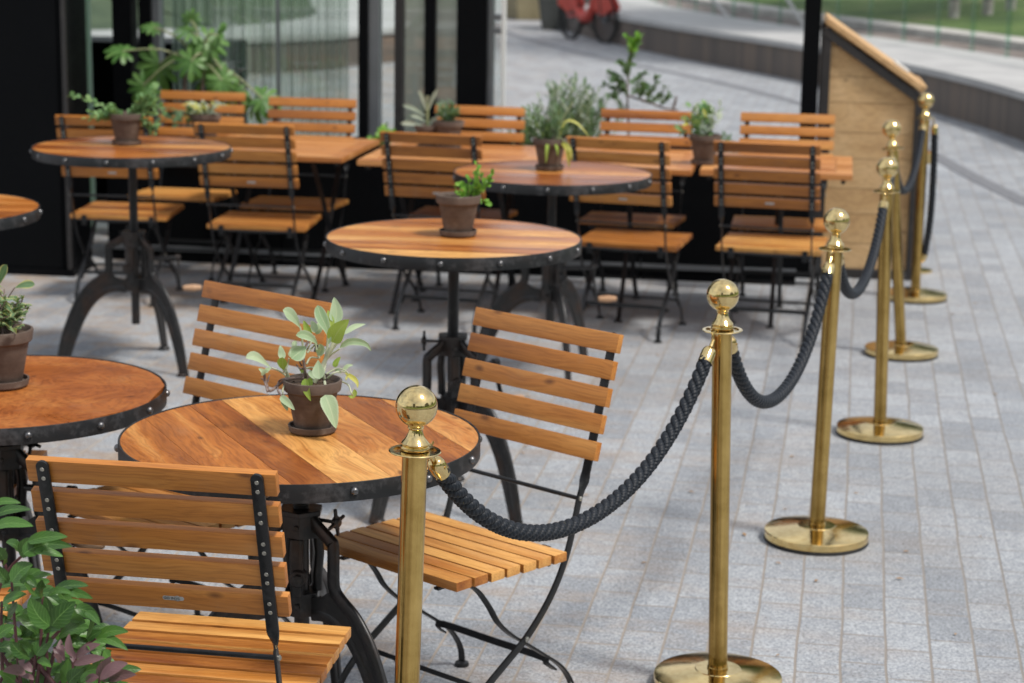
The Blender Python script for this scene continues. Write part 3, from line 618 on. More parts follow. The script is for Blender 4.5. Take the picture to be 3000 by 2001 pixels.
# ================================================================== CHAIRS
def make_chair():
    r = empty('bistro_chair')
    yt, zt, yb, zb, Wb = -.147, .912, -.062, .617, .467
    d = V((0, yb - yt, zb - zt)); Ls = d.length; d.normalize(); nrm = V((0, -d.z, d.y))   # faces forward
    if nrm.y < 0: nrm = -nrm
    P = Ls / 4.72; h = .70 * P
    Mb = Matrix(((1, 0, 0), (0, nrm.y, -d.y), (0, nrm.z, -d.z)))
    m_ = MB()
    for i in range(5):
        c = V((0, yt, zt)) + d * (P * i + h / 2) + nrm * .009
        m_.box(c, (Wb + random.uniform(-.002, .002), .018, h), M=Mb, ch=.0022)
    m_.build('backrest', W_CHAIR2, r, ang=30)
    m_ = MB(); ys = .049; pit = .0531
    for i in range(7):
        t = i / 6; wd = .474 + (.462 - .474) * t; z = .4215 + .0095 * t - .011; dd = .0445 if i < 6 else .050
        m_.box((0, ys + .022 + pit * i + (0.002 if i == 6 else 0), z), (wd + random.uniform(-.003, .003), dd, .022), ch=.0022)
    m_.build('seat', W_CHAIR, r, ang=30)
    ups = [(-.1482, .902), (-.122, .81), (-.0932, .71), (-.0665, .617), (-.051, .565), (-.036, .53), (-.022, .483), (-.004, .425), (.014, .382), (.042, .333), (.085, .28), (.149, .223), (.218, .180), (.29, .135), (.355, .080), (.395, .012)]
    lg = [(.352, .398), (.33, .393), (.30, .372), (.262, .325), (.234, .283), (.19, .242), (.140, .208), (.07, .160), (.014, .120), (-.020, .083), (-.040, .045), (-.044, .010)]
    for s in (-1, 1):
        pts = smooth_path([V((s * .2, y, z)) for y, z in ups], 4); n = len(pts)
        angs = [0 if p.z > .585 else (pi / 2 if p.z < .545 else (pi / 2) * (.585 - p.z) / .04) for p in pts]
        # bar: width along x up the back, then twisted to lie edge-on
        m_ = MB(); c = .0012; w_, t_ = .0235, .006
        fr = frames(pts, (1, 0, 0)); vs = []; prf = [(-.5, -.38), (-.42, -.5), (.42, -.5), (.5, -.38), (.5, .38), (.42, .5), (-.42, .5), (-.5, .38)]
        for i, p in enumerate(pts):
            t, a, b_ = fr[i]; an = angs[i] * s; X = V((1, 0, 0)); nn = t.cross(X).normalized()
            wscale = .0235 if p.z > .56 else .019
            u = X * cos(an) + nn * sin(an); v = nn * cos(an) - X * sin(an)
            for q in prf: vs.append(p + u * q[0] * wscale + v * q[1] * t_)
        fs = []
        for i in range(n - 1):
            for q in range(8): fs.append((i * 8 + q, i * 8 + (q + 1) % 8, (i + 1) * 8 + (q + 1) % 8, (i + 1) * 8 + q))
        fs += [tuple(range(8)), tuple((n - 1) * 8 + q for q in range(8))[::-1]]
        m_.add(vs, fs)
        # rounded top end, screws, pivot bolt
        tp = pts[0]; Mr = Matrix.Rotation(0, 3, 'X')
        Mq = Matrix(((1, 0, 0), (0, -d.y, nrm.y), (0, -d.z, nrm.z)))
        m_.lathe([(.0117, -.003), (.0117, .003)], 20, c=tp, M=Mq)
        for i in range(5):
            for f in (.30, .72):
                c = V((s * .2, yt, zt)) + d * (P * i + h * f) - nrm * .0076
                m_.lathe([(.0042, 0), (.0038, -.0006), (.0012, -.0004), (0, -.0004)], 12, mi=1, c=c, M=Mq)
        m_.lathe([(.006, .003), (.006, .006), (.003, .0085), (0, .009)], 12, mi=1, c=(s * .2, -.034, .527), M=Matrix(((0, 0, s), (0, 1, 0), (1, 0, 0))))
        m_.lathe([(.007, .003), (.007, .006), (.003, .0085), (0, .009)], 12, mi=1, c=(s * .2, .149, .222), M=Matrix(((0, 0, s), (0, 1, 0), (1, 0, 0))))
        m_.lathe([(.018, 0), (.019, .004), (.017, .010), (.008, .014), (0, .014)], 16, c=(s * .2, .397, 0))
        m_.build('upright', [M_FRAME, M_SCREW], r, ang=40)
        m_ = MB(); pts = smooth_path([V((s * .187, y, z)) for y, z in lg], 4); m_.bar(pts, .006, .020, ref=(0, 0, 1) if 0 else (1, 0, 0))
        m_.lathe([(.018, 0), (.019, .004), (.017, .010), (.008, .014), (0, .014)], 16, c=(s * .187, -.044, 0))
        m_.lathe([(.005, .003), (.005, .006), (.003, .008), (0, .0085)], 12, mi=1, c=(s * .187, -.032, .062), M=Matrix(((0, 0, s), (0, 1, 0), (1, 0, 0))))
        m_.build('leg', [M_FRAME, M_SCREW], r, ang=40)
    MB().tube([(-.2, -.034, .527), (.2, -.034, .527)], .0052, 12, ref=(0, 0, 1)).build('cross_rod', M_FRAME, r)
    MB().tube([(-.2, .030, .398), (.2, .030, .398)], .0045, 10, ref=(0, 0, 1)).build('cross_rod', M_FRAME, r)
    for y, z, hw in ((.046, .140, .184), (.292, .136, .198)):
        pts = smooth_path([V((-hw, y + (.022 if y > .1 else -.02), z - .03)), V((-hw + .004, y + .006, z - .008)), V((-hw + .022, y, z)), V((0, y, z)), V((hw - .022, y, z)), V((hw - .004, y + .006, z - .008)), V((hw, y + (.022 if y > .1 else -.02), z - .03))], 4)
        MB().bar(pts, .018 if y < .1 else .012, .005, ref=(0, 1, 0)).build('stretcher', M_FRAME, r)
    # curved rim under the seat
    ar = [V((.195 * cos(a) * (1.0), .205 + .17 * sin(a), .398 + .004 * sin(a))) for a in [2 * pi * k / 40 for k in range(40)]]
    ar = [V((max(-.196, min(.196, p.x * 1.18)), p.y, p.z)) for p in ar]
    m_ = MB(); m_.bar(ar, .005, .013, ref=(0, 0, 1), closed=True); m_.box((-.155, .225, .397), (.014, .36, .006)); m_.box((.155, .225, .397), (.014, .36, .006)); m_.build('seat_rim', M_FRAME, r)
    for s in (-1, 1):
        m_ = MB(); m_.box((s * .166, .042, .395), (.024, .006, .05), ch=.001); m_.build('hinge_bracket', M_FRAME, r)
    # small maker's plate on the lowest slat, rear side
    c = V((.014, yt, zt)) + d * (P * 4 + h * .45) - nrm * .0006
    m_ = MB(); hh = .0042; ww = .0165; poly = [(ww * sx + hh * cos(a), hh * sin(a)) for sx, a0 in ((1, -pi / 2), (-1, pi / 2)) for a in [a0 + pi * k / 8 for k in range(9)]]
    m_.prism(poly, 0, .0008, M=Matrix(((1, 0, 0), (0, -d.y, -nrm.y), (0, -d.z, -nrm.z))))
    m_.lathe([(.0058, .0), (.0058, .0011), (.0051, .0012), (0, .0012)], 24, c=(.0075, 0, 0), M=Matrix(((1, 0, 0), (0, -d.y, -nrm.y), (0, -d.z, -nrm.z))))
    o = m_.build('maker_plate', M_PLATE, r, loc=c)
    return r, o, (d, nrm)

chair0, plate0, (cdv, cnv) = make_chair()
# lettering of the near chair's plate
tcu = bpy.data.curves.new('lettering', 'FONT'); tcu.body = 'GO IN'; tcu.size = .0078; tcu.align_x = 'CENTER'; tcu.align_y = 'CENTER'; tcu.extrude = .00025
to = bpy.data.objects.new('lettering', tcu); col.objects.link(to); bpy.context.view_layer.update()
tm = bpy.data.meshes.new_from_object(to); bpy.data.objects.remove(to)
Mt = Matrix(((1, 0, 0, -.0085), (0, -cdv.y, -cnv.y, 0), (0, -cdv.z, -cnv.z, 0), (0, 0, 0, 1)))
tm.transform(Matrix(((1, 0, 0, -.0075), (0, 1, 0, 0), (0, 0, 1, .0011), (0, 0, 0, 1)))); tm.transform(Matrix(((1, 0, 0, 0), (0, -cdv.y, -cnv.y, 0), (0, -cdv.z, -cnv.z, 0), (0, 0, 0, 1)))); tm.materials.clear(); tm.materials.append(M_INK)
Mp3 = Matrix(((1, 0, 0), (0, -cdv.y, -cnv.y), (0, -cdv.z, -cnv.z)))
em = MB(); R_ = .0046
ring = [V((.0075 + R_ * cos(a), R_ * sin(a), .0014)) for a in [2 * pi * k / 28 for k in range(28)]]
em.sweep([Mp3 @ p for p in ring], [(-.0002, -.0002), (.0002, -.0002), (.0002, .0002), (-.0002, .0002)], ref=Mp3 @ V((0, 0, 1)), closed=True)
for path in ([(.0048, .0022), (.0062, .0004), (.0078, -.0002), (.0098, -.0008), (.0112, -.0022)], [(.0050, -.0022), (.0066, -.0012), (.0074, .0002)], [(.0088, .0002), (.0100, .0014), (.0104, .0026)]):
    em.sweep([Mp3 @ V((x, y, .0014)) for x, y in path], [(-.0003, -.0002), (.0003, -.0002), (.0003, .0002), (-.0003, .0002)], ref=Mp3 @ V((0, 0, 1)))

def place(root, x, y, rz, label, group, name=None):
    root.location = (x, y, 0); root.rotation_euler = (0, 0, rz); tag(root, label, 'chair', group); return root
CG = 'folding bistro chairs with teak slats and black metal frames'
spots = [
 (-.62, 3.674, -.165, 'nearest bistro chair, seen from behind, small silver plate on its lowest slat'),
 (-.006, 4.801, 2.408, 'bistro chair turned towards the camera between the round table and the brass barrier'),
 (-.721, 5.12, 2.464, 'bistro chair whose backrest rises behind the felted leaves of the potted sage'),
 (-1.31, 3.93, -.10, 'bistro chair at the bottom left, its seat mostly hidden by the leafy peony'),
 (-1.68, 5.18, -1.57, 'bistro chair of which only a seat corner shows under the left round table'),
 (-1.91, 9.718, -.10, 'bistro chair directly behind the tall left round table, facing the planters'),
 (-1.216, 9.46, -.135, 'bistro chair seen from behind, just right of the tall left round table'),
 (-.342, 9.19, -.25, 'bistro chair seen from behind, between the middle and the back right round table'),
 (.489, 9.095, -.30, 'bistro chair seen from behind, partly covered by the back right round table'),
 (1.128, 9.027, -.25, 'bistro chair seen from behind at the rightmost slatted table, near the barrier'),
 (-1.685, 10.80, 2.98, 'bistro chair facing the camera under the big palmate leaves'),
 (-1.075, 10.53, 2.98, 'bistro chair facing the camera in front of the curtained window'),
 (-.205, 10.24, 2.94, 'bistro chair facing the camera in front of the black corner column'),
 (.63, 10.16, 2.92, 'bistro chair facing the camera in front of the grey green bush'),
 (1.335, 10.10, 2.98, 'bistro chair facing the camera in front of the slim black post'),
]
for i, (x, y, a, lb) in enumerate(spots):
    c = chair0 if i == 0 else copy_tree(chair0)
    place(c, x, y, a, lb, CG)
le = bpy.data.objects.new('lettering', tm); col.objects.link(le); le.parent = plate0
em.build('emblem', M_INK, plate0)

# ================================================================== CRANK TABLES
def make_round_table(x, y, z, rot_top, rot_leg, label, topmat, seams, seed, tones=None):
    rnd = random.Random(seed); R = .402
    r = empty('crank_table', (x, y, 0), 0, label, 'table', 'round crank tables with riveted metal rims')
    # plank top
    m_ = MB(); Ri = R - .004
    sv = [-Ri] + seams + [Ri]
    for i in range(len(sv) - 1):
        v0, v1 = sv[i] + .0006, sv[i + 1] - .0006; K = 14; poly = []
        xs = lambda v: sqrt(max(Ri * Ri - v * v, 0))
        for k in range(K + 1): v = v0 + (v1 - v0) * k / K; poly.append((xs(v), v))
        for k in range(K, -1, -1):
            v = v0 + (v1 - v0) * k / K
            if xs(v) > 1e-4 or k not in (0, K): poly.append((-xs(v) - 1e-5, v))
        dz = rnd.uniform(0, .0006)
        f0 = len(m_.uv); m_.prism(poly, -.026, -.0015 - dz); tn = tones[i] if tones else rnd.uniform(.25, .72)
        for u_ in range(f0, len(m_.uv)): m_.uv[u_] = [(tn, 0)] * len(m_.uv[u_])
    o = m_.build('table_top', topmat, r, ang=30, loc=(0, 0, z)); o.rotation_euler = (0, 0, rot_top)
    m_ = MB(); h = .040
    m_.lathe([(R - .0035, -h), (R - .0035, -.0005), (R - .003, 0), (R + .0005, 0), (R + .001, -.0008), (R + .001, -h), (R - .0035, -h)], 120)
    nr = 14
    for k in range(nr):
        a = 2 * pi * (k + .35) / nr; Mq = Matrix(((-sin(a), 0, cos(a)), (cos(a), 0, sin(a)), (0, 1, 0)))
        m_.lathe([(.0092, 0), (.0088, .0035), (.0062, .0068), (.003, .0082), (0, .0086)], 14, mi=1, c=((R + .0008) * cos(a), (R + .0008) * sin(a), -.019), M=Mq)
    m_.build('riveted_rim', [M_RIM, M_RIVET], r, ang=50, loc=(0, 0, z))
    m_ = MB()
    for a in (0, pi / 2):
        m_.box((0, 0, z - .036), (.5, .05, .012), M=None) if a == 0 else m_.box((0, 0, z - .040), (.05, .5, .010))
    m_.lathe([(.05, z - .052), (.05, z - .044)], 24); m_.build('support_bracket', M_IRON, r)
    # pillar and castings
    HB = .50
    m_ = MB(); m_.tube([(0, 0, .175), (0, 0, z - .05)], .0175, 18, ref=(1, 0, 0))
    zz = HB + .06
    while zz < z - .06: m_.lathe([(.0175, zz), (.0186, zz + .002), (.0175, zz + .004)], 18); zz += .006
    m_.build('screw_pillar', M_IRON, r)
    m_ = MB(); hexa = [(.047 * cos(pi / 6 + k * pi / 3), .047 * sin(pi / 6 + k * pi / 3)) for k in range(6)]
    m_.prism(hexa, HB + .003, HB + .055); m_.prism([(a * 1.12, b_ * 1.12) for a, b_ in hexa], HB + .055, HB + .067); m_.prism([(a * .93, b_ * .93) for a, b_ in hexa], .318, .372)
    for k in range(3):
        a = rot_leg[0] + 1.05 + k * 2 * pi / 3; p0 = V((.036 * cos(a), .036 * sin(a), 0))
        m_.bar([p0 + V((0, 0, .37)), p0 + V((0, 0, .41)), p0 * 1.12 + V((0, 0, .46)), p0 + V((0, 0, HB + .003))], .03, .022, ref=(cos(a), sin(a), 0))
        for zz in (HB + .03, .345): m_.lathe([(.008, 0), (.008, .005), (0, .006)], 6, c=(.043 * cos(a), .043 * sin(a), zz), M=Matrix(((-sin(a), 0, cos(a)), (cos(a), 0, sin(a)), (0, 1, 0))))
    a = rot_leg[3]; Mq = Matrix(((-sin(a), 0, cos(a)), (cos(a), 0, sin(a)), (0, 1, 0)))
    m_.lathe([(.021, .03), (.021, .052), (.017, .058), (.012, .058), (.012, .066), (0, .068)], 18, c=(0, 0, .415), M=Mq)
    m_.build('hub', M_IRON, r, bevel=.0015, ang=30)
    for k in range(3):
        a = rot_leg[k]; D = V((cos(a), sin(a), 0)); Z = V((0, 0, 1))
        m_ = MB(); up = [(.036, .545), (.055, .532), (.098, .508), (.106, .495), (.106, .42), (.112, .395), (.135, .375), (.18, .345), (.225, .29), (.262, .215), (.292, .13), (.310, .05), (.322, .004)]
        pts = smooth_path([D * u + Z * q for u, q in up], 4)
        n = len(pts); vs = []; S = D.cross(Z).normalized()
        # upper flange ribbon
        m_.sweep(pts, [(-.0125, -.0075), (.0125, -.0075), (.0158, -.004), (.017, 0), (.0158, .004), (.0125, .0075), (-.0125, .0075), (-.0158, .004), (-.017, 0), (-.0158, -.004)], ref=D.cross(Z))
        lo = smooth_path([D * u + Z * q for u, q in [(.036, .322), (.075, .328), (.118, .320), (.165, .288), (.209, .230), (.252, .14), (.284, .05), (.298, .004)]], 5)
        m_.sweep(lo, [(-.0115, -.006), (.0115, -.006), (.0145, -.002), (.0145, .002), (.0115, .006), (-.0115, .006), (-.0145, .002), (-.0145, -.002)], ref=D.cross(Z))
        # web plate between the flanges
        wu = smooth_path([D * u + Z * q for u, q in [(.036, .362), (.07, .372), (.100, .392), (.122, .384), (.15, .364), (.19, .335), (.228, .284), (.262, .213), (.288, .13), (.306, .05), (.318, .004)]], 4)
        K = 26; vs = []
        for i in range(K + 1):
            f = i / K; A = wu[int(f * (len(wu) - 1))]; B = lo[int(f * (len(lo) - 1))]
            for sg in (-1, 1): vs += [A + S * sg * .0055, B + S * sg * .0055]
        fs = []
        for i in range(K):
            q = i * 4; fs += [(q, q + 1, q + 5, q + 4), (q + 2, q + 6, q + 7, q + 3), (q, q + 4, q + 6, q + 2), (q + 1, q + 3, q + 7, q + 5)]
        m_.add(vs, fs)
        m_.lathe([(.024, 0), (.026, .006), (.020, .014), (0, .018)], 18, c=D * .304)
        m_.build('leg', M_IRON, r, ang=60)
    # star knob on a rod
    a = rot_leg[4]; D = V((cos(a), sin(a), 0)); m_ = MB(); zk = HB + .045
    m_.tube([D * .03 + V((0, 0, zk)), D * .088 + V((0, 0, zk))], .0042, 10)
    Mq = Matrix(((-sin(a), 0, cos(a)), (cos(a), 0, sin(a)), (0, 1, 0)))
    m_.lathe([(.012, 0), (.0145, .004), (.0145, .010), (.008, .016), (0, .017)], 16, c=D * .085 + V((0, 0, zk)), M=Mq)
    for q in range(4):
        b_ = q * pi / 2 + .2; dr_ = Mq @ V((cos(b_), sin(b_), 0)); p0 = D * .092 + V((0, 0, zk)); m_.tube([p0 + dr_ * .008, p0 + dr_ * .02, p0 + dr_ * .032], [.0062, .0045, .0042], 10, ref=D)
    m_.build('star_knob', M_IRON, r)
    # crank
    a = rot_leg[5]; D = V((cos(a), sin(a), 0)); S = V((-sin(a), cos(a), 0)); m_ = MB(); zc = .452
    m_.tube([D * .05 + V((0, 0, zc)), D * .185 + V((0, 0, zc))], .009, 14); m_.lathe([(.014, 0), (.014, .022), (0, .024)], 14, c=D * .165 + V((0, 0, zc)), M=Matrix(((-sin(a), 0, cos(a)), (cos(a), 0, sin(a)), (0, 1, 0))))
    e = D * .185 + S * -.03 + V((0, 0, zc - .125))
    m_.bar([D * .178 + V((0, 0, zc)), D * .18 + S * -.01 + V((0, 0, zc - .06)), e], .018, .007, ref=D)
    m_.tube([e, e + D * .02], .005, 10)
    cr = m_.build('crank', M_IRON, r)
    m_ = MB(); Mq = Matrix(((-sin(a), 0, cos(a)), (cos(a), 0, sin(a)), (0, 1, 0)))
    m_.lathe([(0, .008), (.010, .010), (.0125, .016), (.0125, .022), (.0155, .045), (.0145, .062), (.012, .072), (.0125, .078), (.009, .086), (0, .088)], 16, c=e, M=Mq)
    m_.build('grip', W_GRIP, cr)
    return r
d_ = radians
def legs(a, b, c, bolt, knob, crank): return [d_(q) for q in (a, b, c, bolt, knob, crank)]
make_round_table(-.47, 4.448, .735, d_(-64.5), legs(200, -42, 80, -93, -25, 130), 'nearest round crank table, diagonal planks of light and dark wood', W_TOP, [-.278, -.147, -.060, .064, .180, .298], 1, [.52, .38, .28, .72, .66, .36, .56])
make_round_table(-.188, 6.386, .882, d_(-7), legs(222, -47, 88, -70, 180, 40), 'round crank table in the middle on a long pillar, small sprig pot on it', W_TOP, [-.27, -.15, -.04, .075, .19, .30], 2)
make_round_table(-1.571, 8.386, .917, d_(-5), legs(197, -42, 78, -120, 120, 12), 'tall round crank table at the left in front of the black pier', W_TOP, [-.25, -.13, -.01, .11, .23, .31], 3)
make_round_table(.155, 8.302, .848, d_(-4), legs(186, -76, 60, -20, 230, 8), 'round crank table at the back, beneath the hanging leaves of a pot plant', W_TOP, [-.29, -.16, -.05, .07, .18, .29], 4)
make_round_table(-1.269, 4.98, .7024, d_(70), legs(-30, 215, 90, -90, 60, -12), 'left round crank table with reddish swirling grain, cut by the picture edge', W_TOP2, [], 5)
make_round_table(-2.03, 6.93, .868, d_(0), legs(150, 20, 270, 0, 60, 90), 'round crank table whose rim just shows at the left edge, in front of the pier', W_TOP, [-.2, -.05, .12, .25], 6)

# ================================================================== SLATTED SQUARE TABLES
def make_slat_table(x0, x1, ydep, fl, label, vleg):
    W = x1 - x0; a = V((x0, fl, .74)); r = empty('slatted_table', (a.x, a.y, 0), d_(-9), label, 'table', 'square folding tables with slatted wood tops')
    m_ = MB(); fw = .075; th = .026
    m_.prism([(0, 0), (W, 0), (W - fw, fw), (fw, fw)], .74 - th, .74); m_.prism([(W, ydep), (0, ydep), (fw, ydep - fw), (W - fw, ydep - fw)], .74 - th, .74)
    m_.prism([(W, 0.0008), (W, ydep - .0008), (W - fw, ydep - fw - .0008), (W - fw, fw + .0008)], .74 - th, .74); m_.prism([(0, ydep - .0008), (0, .0008), (fw, fw + .0008), (fw, ydep - fw - .0008)], .74 - th, .74)
    n = int((ydep - 2 * fw) / .062); pt = (ydep - 2 * fw) / n
    for k in range(n): m_.box((W / 2, fw + pt * (k + .5), .74 - th / 2 - .001), (W - 2 * fw - .003, pt - .006, th - .004))
    m_.build('slatted_top', W_SLAB, r, bevel=.0015)
    m_ = MB(); m_.bar([V((.04, .05, .705)), V((.04, ydep - .05, .705))], .02, .03, ref=(0, 0, 1)); m_.bar([V((W - .04, .05, .705)), V((W - .04, ydep - .05, .705))], .02, .03, ref=(0, 0, 1)); m_.build('top_rail', M_FRAME, r)
    for lx in vleg:
        for (ya, yb_) in ((.05, ydep - .10), (ydep - .05, .10)):
            m_ = MB(); dx = .012 if ya < .2 else -.012
            m_.bar(smooth_path([V((lx + dx, ya, .70)), V((lx + dx, ya * .72 + yb_ * .28, .50)), V((lx + dx, ya * .3 + yb_ * .7, .18)), V((lx + dx, yb_, .01))], 4), .007, .022, ref=(1, 0, 0))
            m_.lathe([(.02, 0), (.02, .006), (.008, .012), (0, .012)], 14, c=(lx + dx, yb_, 0)); m_.build('leg', M_FRAME, r)
    return r
make_slat_table(-1.585, -.80, .80, 9.70, 'square slatted table behind the tall left round table, with a pot of pale leaves', (.18, .62))
make_slat_table(-.735, .08, .80, 9.50, 'square slatted table behind the middle round table, two little plants on it', (.16, .64))
make_slat_table(.10, .815, .80, 9.42, 'square slatted table beyond the back right round table', (.40,))
make_slat_table(.845, 1.535, .72, 9.33, 'rightmost square slatted table, beside the wooden stand', (.36,))

# ================================================================== BRASS BARRIER
def make_stanchion(x, y, lean, label):
    r = empty('rope_stanchion', (x, y, 0), 0, label, 'stanchion', 'brass barrier posts along the terrace edge')
    m_ = MB(); m_.lathe([(0, 0), (.158, 0), (.161, .003), (.161, .007), (.158, .010), (0, .010)], 64); m_.build('rubber_foot', M_RUBBER, r)
    m_ = MB(); m_.lathe([(.10, .0105), (.1585, .0105), (.160, .012), (.160, .031), (.1585, .0335), (.150, .0355), (.11, .0425), (.075, .0475), (.058, .0498), (.0565, .0512), (.03, .0517), (.0, .0517)], 72); m_.build('base', M_BRASSB, r, ang=28)
    m_ = MB(); m_.lathe([(.0262, .052), (.0262, .056), (.0238, .0575), (.0238, .905)], 40); o = m_.build('pole', M_BRASST, r); o.rotation_euler = (0, lean, 0)
    m_ = MB(); Kn = 72; zp = .912
    # slotted plate: hub disc, four spokes, outer ring
    m_.lathe([(0, zp - .0015), (.0285, zp - .0015), (.0285, zp + .0015), (0, zp + .0015)], 40)
    m_.lathe([(.0405, zp - .0015), (.0475, zp - .0015), (.0490, zp), (.0475, zp + .0015), (.0405, zp + .0015), (.0405, zp - .0015)], 64)
    for k in range(4):
        a = k * pi / 2 + pi / 4; m_.box((.0345 * cos(a), .0345 * sin(a), zp), (.0135, .015, .0028), M=Matrix.Rotation(a, 3, 'Z'))
    o2 = m_.build('rope_plate', M_BRASS, r, ang=28); o2.rotation_euler = (0, lean, 0)
    m_ = MB()
    pf = [(.0235, .9145), (.0272, .9155), (.0280, .919), (.0272, .922), (.0250, .9232), (.0262, .9255), (.0262, .928), (.0235, .9315), (.0195, .936), (.0162, .9415), (.0140, .948), (.0131, .9535), (.0138, .9545), (.0150, .9558), (.0150, .9575), (.0140, .9588), (.0152, .9600), (.0158, .9615), (.0150, .9628)]
    R = .0392; zc = .9975; a0 = math.acos(min(1, .0158 / R)) 
    for k in range(33):
        a = -a0 + (pi / 2 + a0) * k / 32; pf.append((max(R * cos(a), 0), zc + R * sin(a)))
    pf[-1] = (0, zc + R)
    m_.lathe(pf, 56); o3 = m_.build('ball_finial', M_BRASS, r, ang=28); o3.rotation_euler = (0, lean, 0)
    return r
ST = [(-.202, 3.672, .028, 'nearest brass rope stanchion, in front of the round table'), (.527, 4.837, -.023, 'second brass rope stanchion from the camera, its round foot cut by the picture bottom'),
      (.949, 6.075, .016, 'third brass rope stanchion from the camera, its foot on open paving'), (1.374, 7.401, -.024, 'fourth brass rope stanchion, upright in front of the wooden stand'),
      (1.714, 8.822, -.096, 'leaning brass rope stanchion, fifth from the camera'), (2.027, 10.164, 0, 'farthest brass rope stanchion, with a rope hanging loose')]
for s in ST: make_stanchion(*s)

def cat(t, k=1.45): return (math.cosh(k) - math.cosh(k * (2 * t - 1))) / (math.cosh(k) - 1)
def rope_geo(pts, res, nph):
    """four yarn strands laid round a path"""
    m_ = MB(); n = len(pts); fr = frames(pts, (0, 0, 1)); s_ = 0; S = [0]
    for i in range(1, n): s_ += (pts[i] - pts[i - 1]).length; S.append(s_)
    ns = 3; pitch = .084; hr = .0092; r0 = .0090; lobe = .0056
    for k in range(ns):
        vs = []
        ctr = []
        for i in range(n):
            t, a, b_ = fr[i]; th = 2 * pi * (S[i] / pitch) + 2 * pi * k / ns
            ctr.append(pts[i] + (a * cos(th) + b_ * sin(th)) * hr)
        for i in range(n):
            t, a, b_ = fr[i]; th = 2 * pi * (S[i] / pitch) + 2 * pi * k / ns
            o = a * cos(th) + b_ * sin(th); tt = (ctr[min(i + 1, n - 1)] - ctr[max(i - 1, 0)]).normalized(); q = tt.cross(o).normalized()
            end = .6 if i in (0, n - 1) else 1
            for j in range(nph):
                ph = 2 * pi * j / nph
                rr = r0 * (.80 + .22 * abs(sin((2 * ph - 2 * pi * S[i] / lobe) / 2)) ** .6) * end
                vs.append(ctr[i] + o * cos(ph) * rr + q * sin(ph) * rr * 1.1)
        fs = [(i * nph + j, i * nph + (j + 1) % nph, (i + 1) * nph + (j + 1) % nph, (i + 1) * nph + j) for i in range(n - 1) for j in range(nph)]
        fs += [tuple(range(nph)), tuple((n - 1) * nph + j for j in range(nph))]
        m_.add(vs, fs)
    m_.tube(pts[::3] + [pts[-1]], .005, 8)
    return m_
def hook(parent_pts, name, parent):
    p0, p1 = parent_pts; d = (p1 - p0).normalized(); S = d.cross(V((0, 0, 1))).normalized() if abs(d.z) < .97 else V((1, 0, 0)); U = S.cross(d)
    m_ = MB(); h = (p1 - p0).length
    m_.tube([p1 - d * h * .52, p1], [.0042, .0055], 12, ref=S)
    c = p0 + d * h * .26; R = h * .27
    m_.tube([c + (d * -cos(a) + U * sin(a)) * R for a in [-.9 + 5.0 * k / 14 for k in range(15)]], .0026, 8, ref=S)
    m_.tube([c + U * R * .9 + d * R * .4, c + U * R * 1.9 + d * .2 * R], .002, 8, ref=S); m_.tube([p1 - d * h * .3 - U * .004, p1 - d * h * .42 - U * .011], .002, 8, ref=S)
    return m_.build(name, M_BRASS, parent)
def ferrule(p0, p1, parent):
    d = (p1 - p0).normalized(); Mq = d.to_track_quat('Z', 'Y').to_matrix(); h = (p1 - p0).length
    m_ = MB(); m_.lathe([(0, -.001), (.006, 0), (.0125, .003), (.0162, .009), (.0176, .015), (.0176, h), (.0166, h), (.0166, h - .006)], 32, c=p0, M=Mq)
    Sd = d.cross(V((0, 0, 1))).normalized(); m_.lathe([(.003, 0), (.003, .0022), (0, .003)], 10, c=p0 + d * h * .5 + Sd * .0172, M=Sd.to_track_quat('Z', 'Y').to_matrix())
    return m_.build('ferrule', M_BRASS, parent)
def top_of(i, z):
    x, y, l, _ = ST[i]; return V((x + sin(l) * z, y, z * cos(l)))
def swag(i, j, sag, label, step, nph, k=1.9, ang_i=None, ang_j=None):
    A, B = top_of(i, .912), top_of(j, .912); d = (B - A); d.z = 0; d.normalize()
    def dirn(a): return V((d.x * cos(a) - d.y * sin(a), d.x * sin(a) + d.y * cos(a), 0))
    A = A + dirn(ang_i or 0) * .036; B = B - dirn(ang_j or 0) * .036
    mp = A.lerp(B, .5) - V((0, 0, sag))
    r = empty('barrier_rope', mp, 0, label, 'rope', 'black twisted ropes between the brass posts')
    # fine curve sampled by length
    raw = [A.lerp(B, t) - V((0, 0, sag * cat(t, k))) for t in [q / 600 for q in range(601)]]
    S = [0]
    for q in range(1, 601): S.append(S[-1] + (raw[q] - raw[q - 1]).length)
    def P(s):
        lo = 0; hi = 600
        while hi - lo > 1:
            m = (lo + hi) // 2
            if S[m] < s: lo = m
            else: hi = m
        f = (s - S[lo]) / max(S[hi] - S[lo], 1e-9); return raw[lo].lerp(raw[hi], min(max(f, 0), 1)) - mp
    Lt = S[-1]; hk, fe_ = .042, .044
    n = int((Lt - 2 * hk - 2 * fe_ + .02) / step)
    pts = [P(hk + fe_ - .01 + (Lt - 2 * hk - 2 * fe_ + .02) * q / n) for q in range(n + 1)]
    m_ = rope_geo(pts, step, nph); m_.build('twisted_rope', M_ROPE, r, ang=60, fixn=False)
    for e, sg in ((0, 1), (Lt, -1)):
        f = ferrule(P(e + sg * hk), P(e + sg * (hk + fe_)), r); hook((P(e + sg * .000), P(e + sg * (hk + .003))), 'snap_hook', f)
swag(0, 1, .305, 'nearest black twisted rope, hanging in front of the turned bistro chair', .0011, 26)
swag(1, 2, .305, 'black twisted rope between the second and third brass stanchions', .0016, 20)
swag(2, 3, .24, 'black twisted rope between the third and fourth brass stanchions', .0022, 14)
swag(3, 4, .26, 'black twisted rope between the fourth and the leaning brass stanchion', .0025, 12)
swag(4, 5, .265, 'black twisted rope between the leaning and the farthest brass stanchion', .0025, 12)
